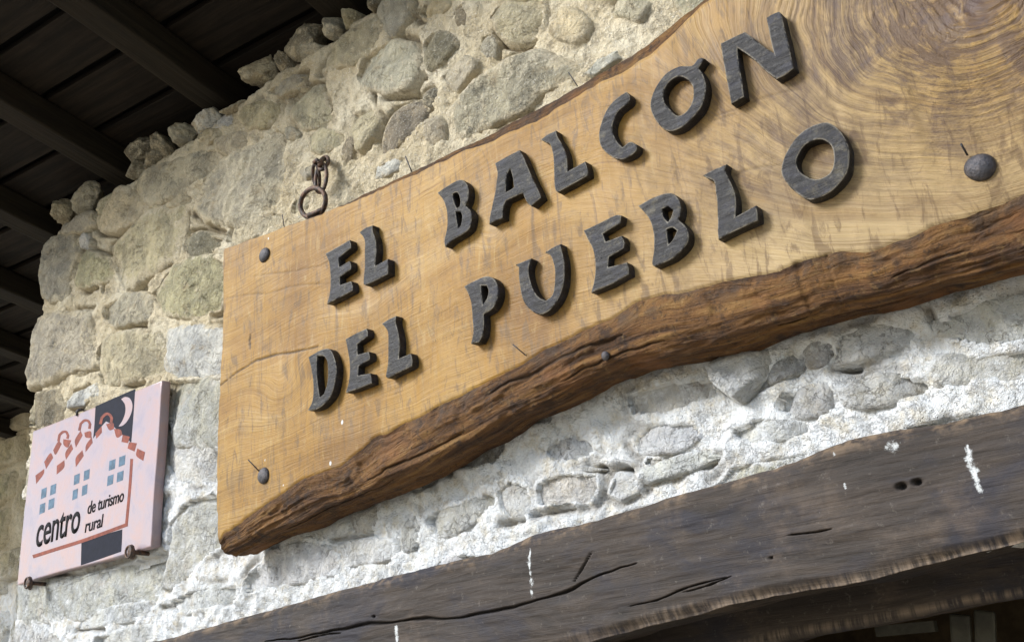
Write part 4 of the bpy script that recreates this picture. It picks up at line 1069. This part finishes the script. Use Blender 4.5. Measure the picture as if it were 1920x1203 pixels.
# ------------------------------------------------------------------ ring and chain
ring = empty('iron_ring', tuple(at(590, 380, -.06)), label='rusty iron ring with a short chain on top of the sign', category='ring')
def loop_px(cx, cy, a, b, rot, Y, dY, n=40):
    """closed loop traced around an ellipse in the picture, laid at real depth"""
    out = []
    for k in range(n):
        th = 2*PI*k/n; x = a*math.cos(th); y = b*math.sin(th)
        u = cx+x*math.cos(rot)-y*math.sin(rot); v = cy+x*math.sin(rot)+y*math.cos(rot)
        out.append(at(u, v, Y+dY*math.sin(th)))
    return out
tube('ring', loop_px(587, 380, 22.5, 28.5, .42, -.055, .008), .0050, M_IRON, ring, 10, closed=True)
tube('chain_link', loop_px(602, 334, 10, 27, .12, -.045, -.004), .0040, M_IRON, ring, 8, closed=True)
tube('chain_link', loop_px(593, 330, 6, 22, -.1, -.040, .01), .0036, M_IRON, ring, 8, closed=True)
tube('wall_hook', [at(600, 312, -.05), at(601, 303, -.048), at(606, 298, -.03), at(612, 297, .02)], .0055, M_IRON, ring, 8)
tube('wall_hook', [at(589, 306, -.055), at(594, 300, -.055), at(600, 306, -.05)], .0050, M_IRON, ring, 8)
tube('chain_link', loop_px(607, 306, 7, 13, .5, -.035, -.012), .0040, M_IRON, ring, 8, closed=True)
tube('eye_bolt', [at(578, 404, -.06), at(594, 398, -.058), at(603, 392, -.055), at(606, 402, -.05)], .0052, M_IRON, ring, 8)

# ------------------------------------------------------------------ ceramic plaque
TY = -.034
tile = empty('ceramic_plaque', tuple(at(170, 900, TY)), label='pink glazed ceramic plaque with house drawing reading centro de turismo rural', category='plaque')
def Q(s): return [(20+x/2.866, 690+y/2.866) for x, y in T(s)]
body = [(62, 808), (180, 762), (303, 713), (297, 820), (289, 920), (283, 1024), (200, 1049), (110, 1072), (32, 1096), (42, 990), (52, 900)]
extruded('slab', [[W(u, v, TY) for u, v in body]], TY, .024, .003, M_GLAZE, tile, sharp=25)
layer = [0]
def paint(name, pts, mat, lift=.0002, holes=(), sub=True, sharp=55):
    lw = [[W(u, v, TY-lift) for u, v in pts]]+[[W(u, v, TY-lift) for u, v in h] for h in holes]
    return extruded(name, lw, TY-lift, .0012, 0.0, mat, tile, sub, sharp)
paint('night_band', Q('456,204 560,158 669,111 660,250 648,400 612,368 575,335 540,300 512,285 484,318 462,350 443,378 450,300'), M_NAVY, .00015, sharp=30)
paint('night_band', Q('380,932 490,897 600,864 598,925 594,984 480,1024 377,1058'), M_NAVY, .00015, sharp=30)
paint('moon', Q('594,165 615,154 640,162 654,195 648,240 625,285 600,308 580,312 602,278 616,235 614,195'), M_GLAZE, .0003)
for s in ['512,300 550,293 555,325 530,332', '555,325 590,330 600,357 570,372', '602,357 640,367 630,402 595,395', '636,396 678,402 665,447 628,430', '680,430 722,450 712,497 675,470',
          '133,575 180,540 175,570 137,620', '180,502 213,455 228,480 190,540', '228,440 255,393 274,405 242,463', '283,380 325,386 308,425 284,410',
          '248,523 288,493 286,533 247,570', '294,452 325,405 335,432 297,490', '345,385 375,335 386,360 350,425', '396,345 430,338 434,375 402,370',
          '350,480 385,440 392,470 350,530', '405,412 435,370 440,400 402,450', '455,350 488,310 490,345 460,378']:
    paint('roof_tile_mark', Q(s), M_TERRA, .0003, sharp=80)
def arc(name, mid, wd, mat, lift):
    p = np.array(mid); o1, o2 = [], []
    for i in range(len(p)):
        a = p[max(i-1, 0)]; b = p[min(i+1, len(p)-1)]; t_ = (b-a)/np.linalg.norm(b-a); n_ = np.array([-t_[1], t_[0]])
        o1.append(tuple(p[i]+n_*wd/2)); o2.append(tuple(p[i]-n_*wd/2))
    paint(name, o1+o2[::-1], mat, lift, sharp=50)
arc('roof_tile_mark', Q('256,392 262,358 280,342 298,342 308,362 304,378'), 4.6, M_TERRA, .0005)
arc('roof_tile_mark', Q('368,335 376,298 396,280 416,283 426,300 422,325'), 4.6, M_TERRA, .0005)
arc('roof_tile_mark', Q('482,300 490,265 512,245 532,250 543,268 540,292'), 5.0, M_TERRA, .0005)
arc('house_outline', Q('650,486 643,600 633,720 621,846'), 5.2, M_TERRA, .0003)
arc('house_outline', Q('119,1011 240,972 380,928 500,885 626,838'), 6.4, M_TERRA, .0006)
for cx, cy, ww in [(545, 518, 33), (598, 497, 33), (535, 600, 32), (588, 580, 34), (355, 595, 30), (408, 572, 30), (346, 676, 27), (397, 653, 28), (178, 670, 28), (228, 650, 30), (170, 752, 29), (218, 727, 30)]:
    hw, hh_ = ww/2, 26
    paint('window_mark', Q(f'{cx-hw+2},{cy-hh_+6} {cx+hw+2},{cy-hh_-6} {cx+hw-2},{cy+hh_-6} {cx-hw-2},{cy+hh_+7}'), M_BLUE, .0003, sharp=80)
def text_px(txt, o_, ex, ey, lift=.0009, bold=.0):
    """lettering fired on the plaque; o_, ex, ey in picture pixels give its base line and height"""
    cu = bpy.data.curves.new('lettering', 'FONT'); cu.body = txt; cu.size = 1.0; cu.extrude = 0; cu.offset = bold; cu.resolution_u = 5; cu.space_character = .96
    ob = bpy.data.objects.new('lettering', cu); COL.objects.link(ob); dg = bpy.context.evaluated_depsgraph_get(); dg.update()
    me = bpy.data.meshes.new_from_object(ob.evaluated_get(dg)); bpy.data.objects.remove(ob)
    xs_ = [v.co.x for v in me.vertices]; x0, x1 = min(xs_), max(xs_)
    for v in me.vertices:
        a = (v.co.x-x0)/(x1-x0); b = v.co.y
        u = o_[0]+ex[0]*a+ey[0]*b; vv2 = o_[1]+ex[1]*a+ey[1]*b
        q = at(u, vv2, TY-lift); v.co = Vector(q)-tile.location
    me.materials.clear(); me.materials.append(M_INK); me.name = 'lettering'
    # thin solid so the strokes are not paper
    bm = bmesh.new(); bm.from_mesh(me); geo = bmesh.ops.extrude_face_region(bm, geom=list(bm.faces))
    for v in [g_ for g_ in geo['geom'] if isinstance(g_, bmesh.types.BMVert)]: v.co.y += lift
    bmesh.ops.recalc_face_normals(bm, faces=list(bm.faces)); bm.to_mesh(me); bm.free()
    o = link('lettering', me, tile); o.matrix_parent_inverse = Matrix.Identity(4); return o
def qp(x, y): return (20+x/2.866, 690+y/2.866)
def txt(s, x0, y0, x1, y1, hgt, lean, bold=.02):
    a = qp(x0, y0); b = qp(x1, y1)
    text_px(s, a, (b[0]-a[0], b[1]-a[1]), (lean*hgt/2.866, -hgt/2.866), bold=bold)
txt('centro', 132, 962, 366, 874, 244, .10, .010)
txt('de turismo', 410, 784, 604, 712, 98, .12, .010)
txt('rural', 397, 882, 490, 850, 100, .12, .010)
# hooks that carry the plaque
for (u, v, s) in [(58, 1092, 1), (249, 1034, 2)]:
    e_ = empty('plaque_hook', tuple(at(u, v, -.03)), label=['rusty screw hook under the lower left corner of the pink plaque', 'rusty screw hook under the lower right corner of the pink plaque'][s-1], category='hook', group='screw hooks holding the pink plaque')
    q = np.array(at(u, v, -.045))
    pr = [(0.0001, -.010), (.010, -.0095), (.0165, -.006), (.018, -.001), (.014, .003), (.006, .004)]
    o = link('hook_head', lathe('hook_head', pr, M_IRON, 20, .06, s), e_); o.matrix_parent_inverse = Matrix.Identity(4); o.location = Vector(q)-e_.location; o.rotation_euler = (.15, 0, -.35)
    tube('shank', [q+np.array([0, .0, 0]), q+np.array([.0, .02, -.002]), q+np.array([.0, .06, -.004])], .0050, M_IRON, e_, 8)
    tube('slot_rim', [q+np.array([.013*math.cos(t_), -.010, .013*math.sin(t_)]) for t_ in np.linspace(0, 2*PI, 16, endpoint=False)], .0025, M_IRON, e_, 6, closed=True)
e_ = empty('wall_bracket', tuple(at(150, 772, -.02)), label='tiny black bracket holding the top edge of the pink plaque', category='bracket')
tube('clip', [at(144, 779, -.036), at(145, 770, -.036), at(150, 767, -.034), at(156, 768, -.01), at(158, 768, .02)], .0035, M_NAIL, e_, 8)
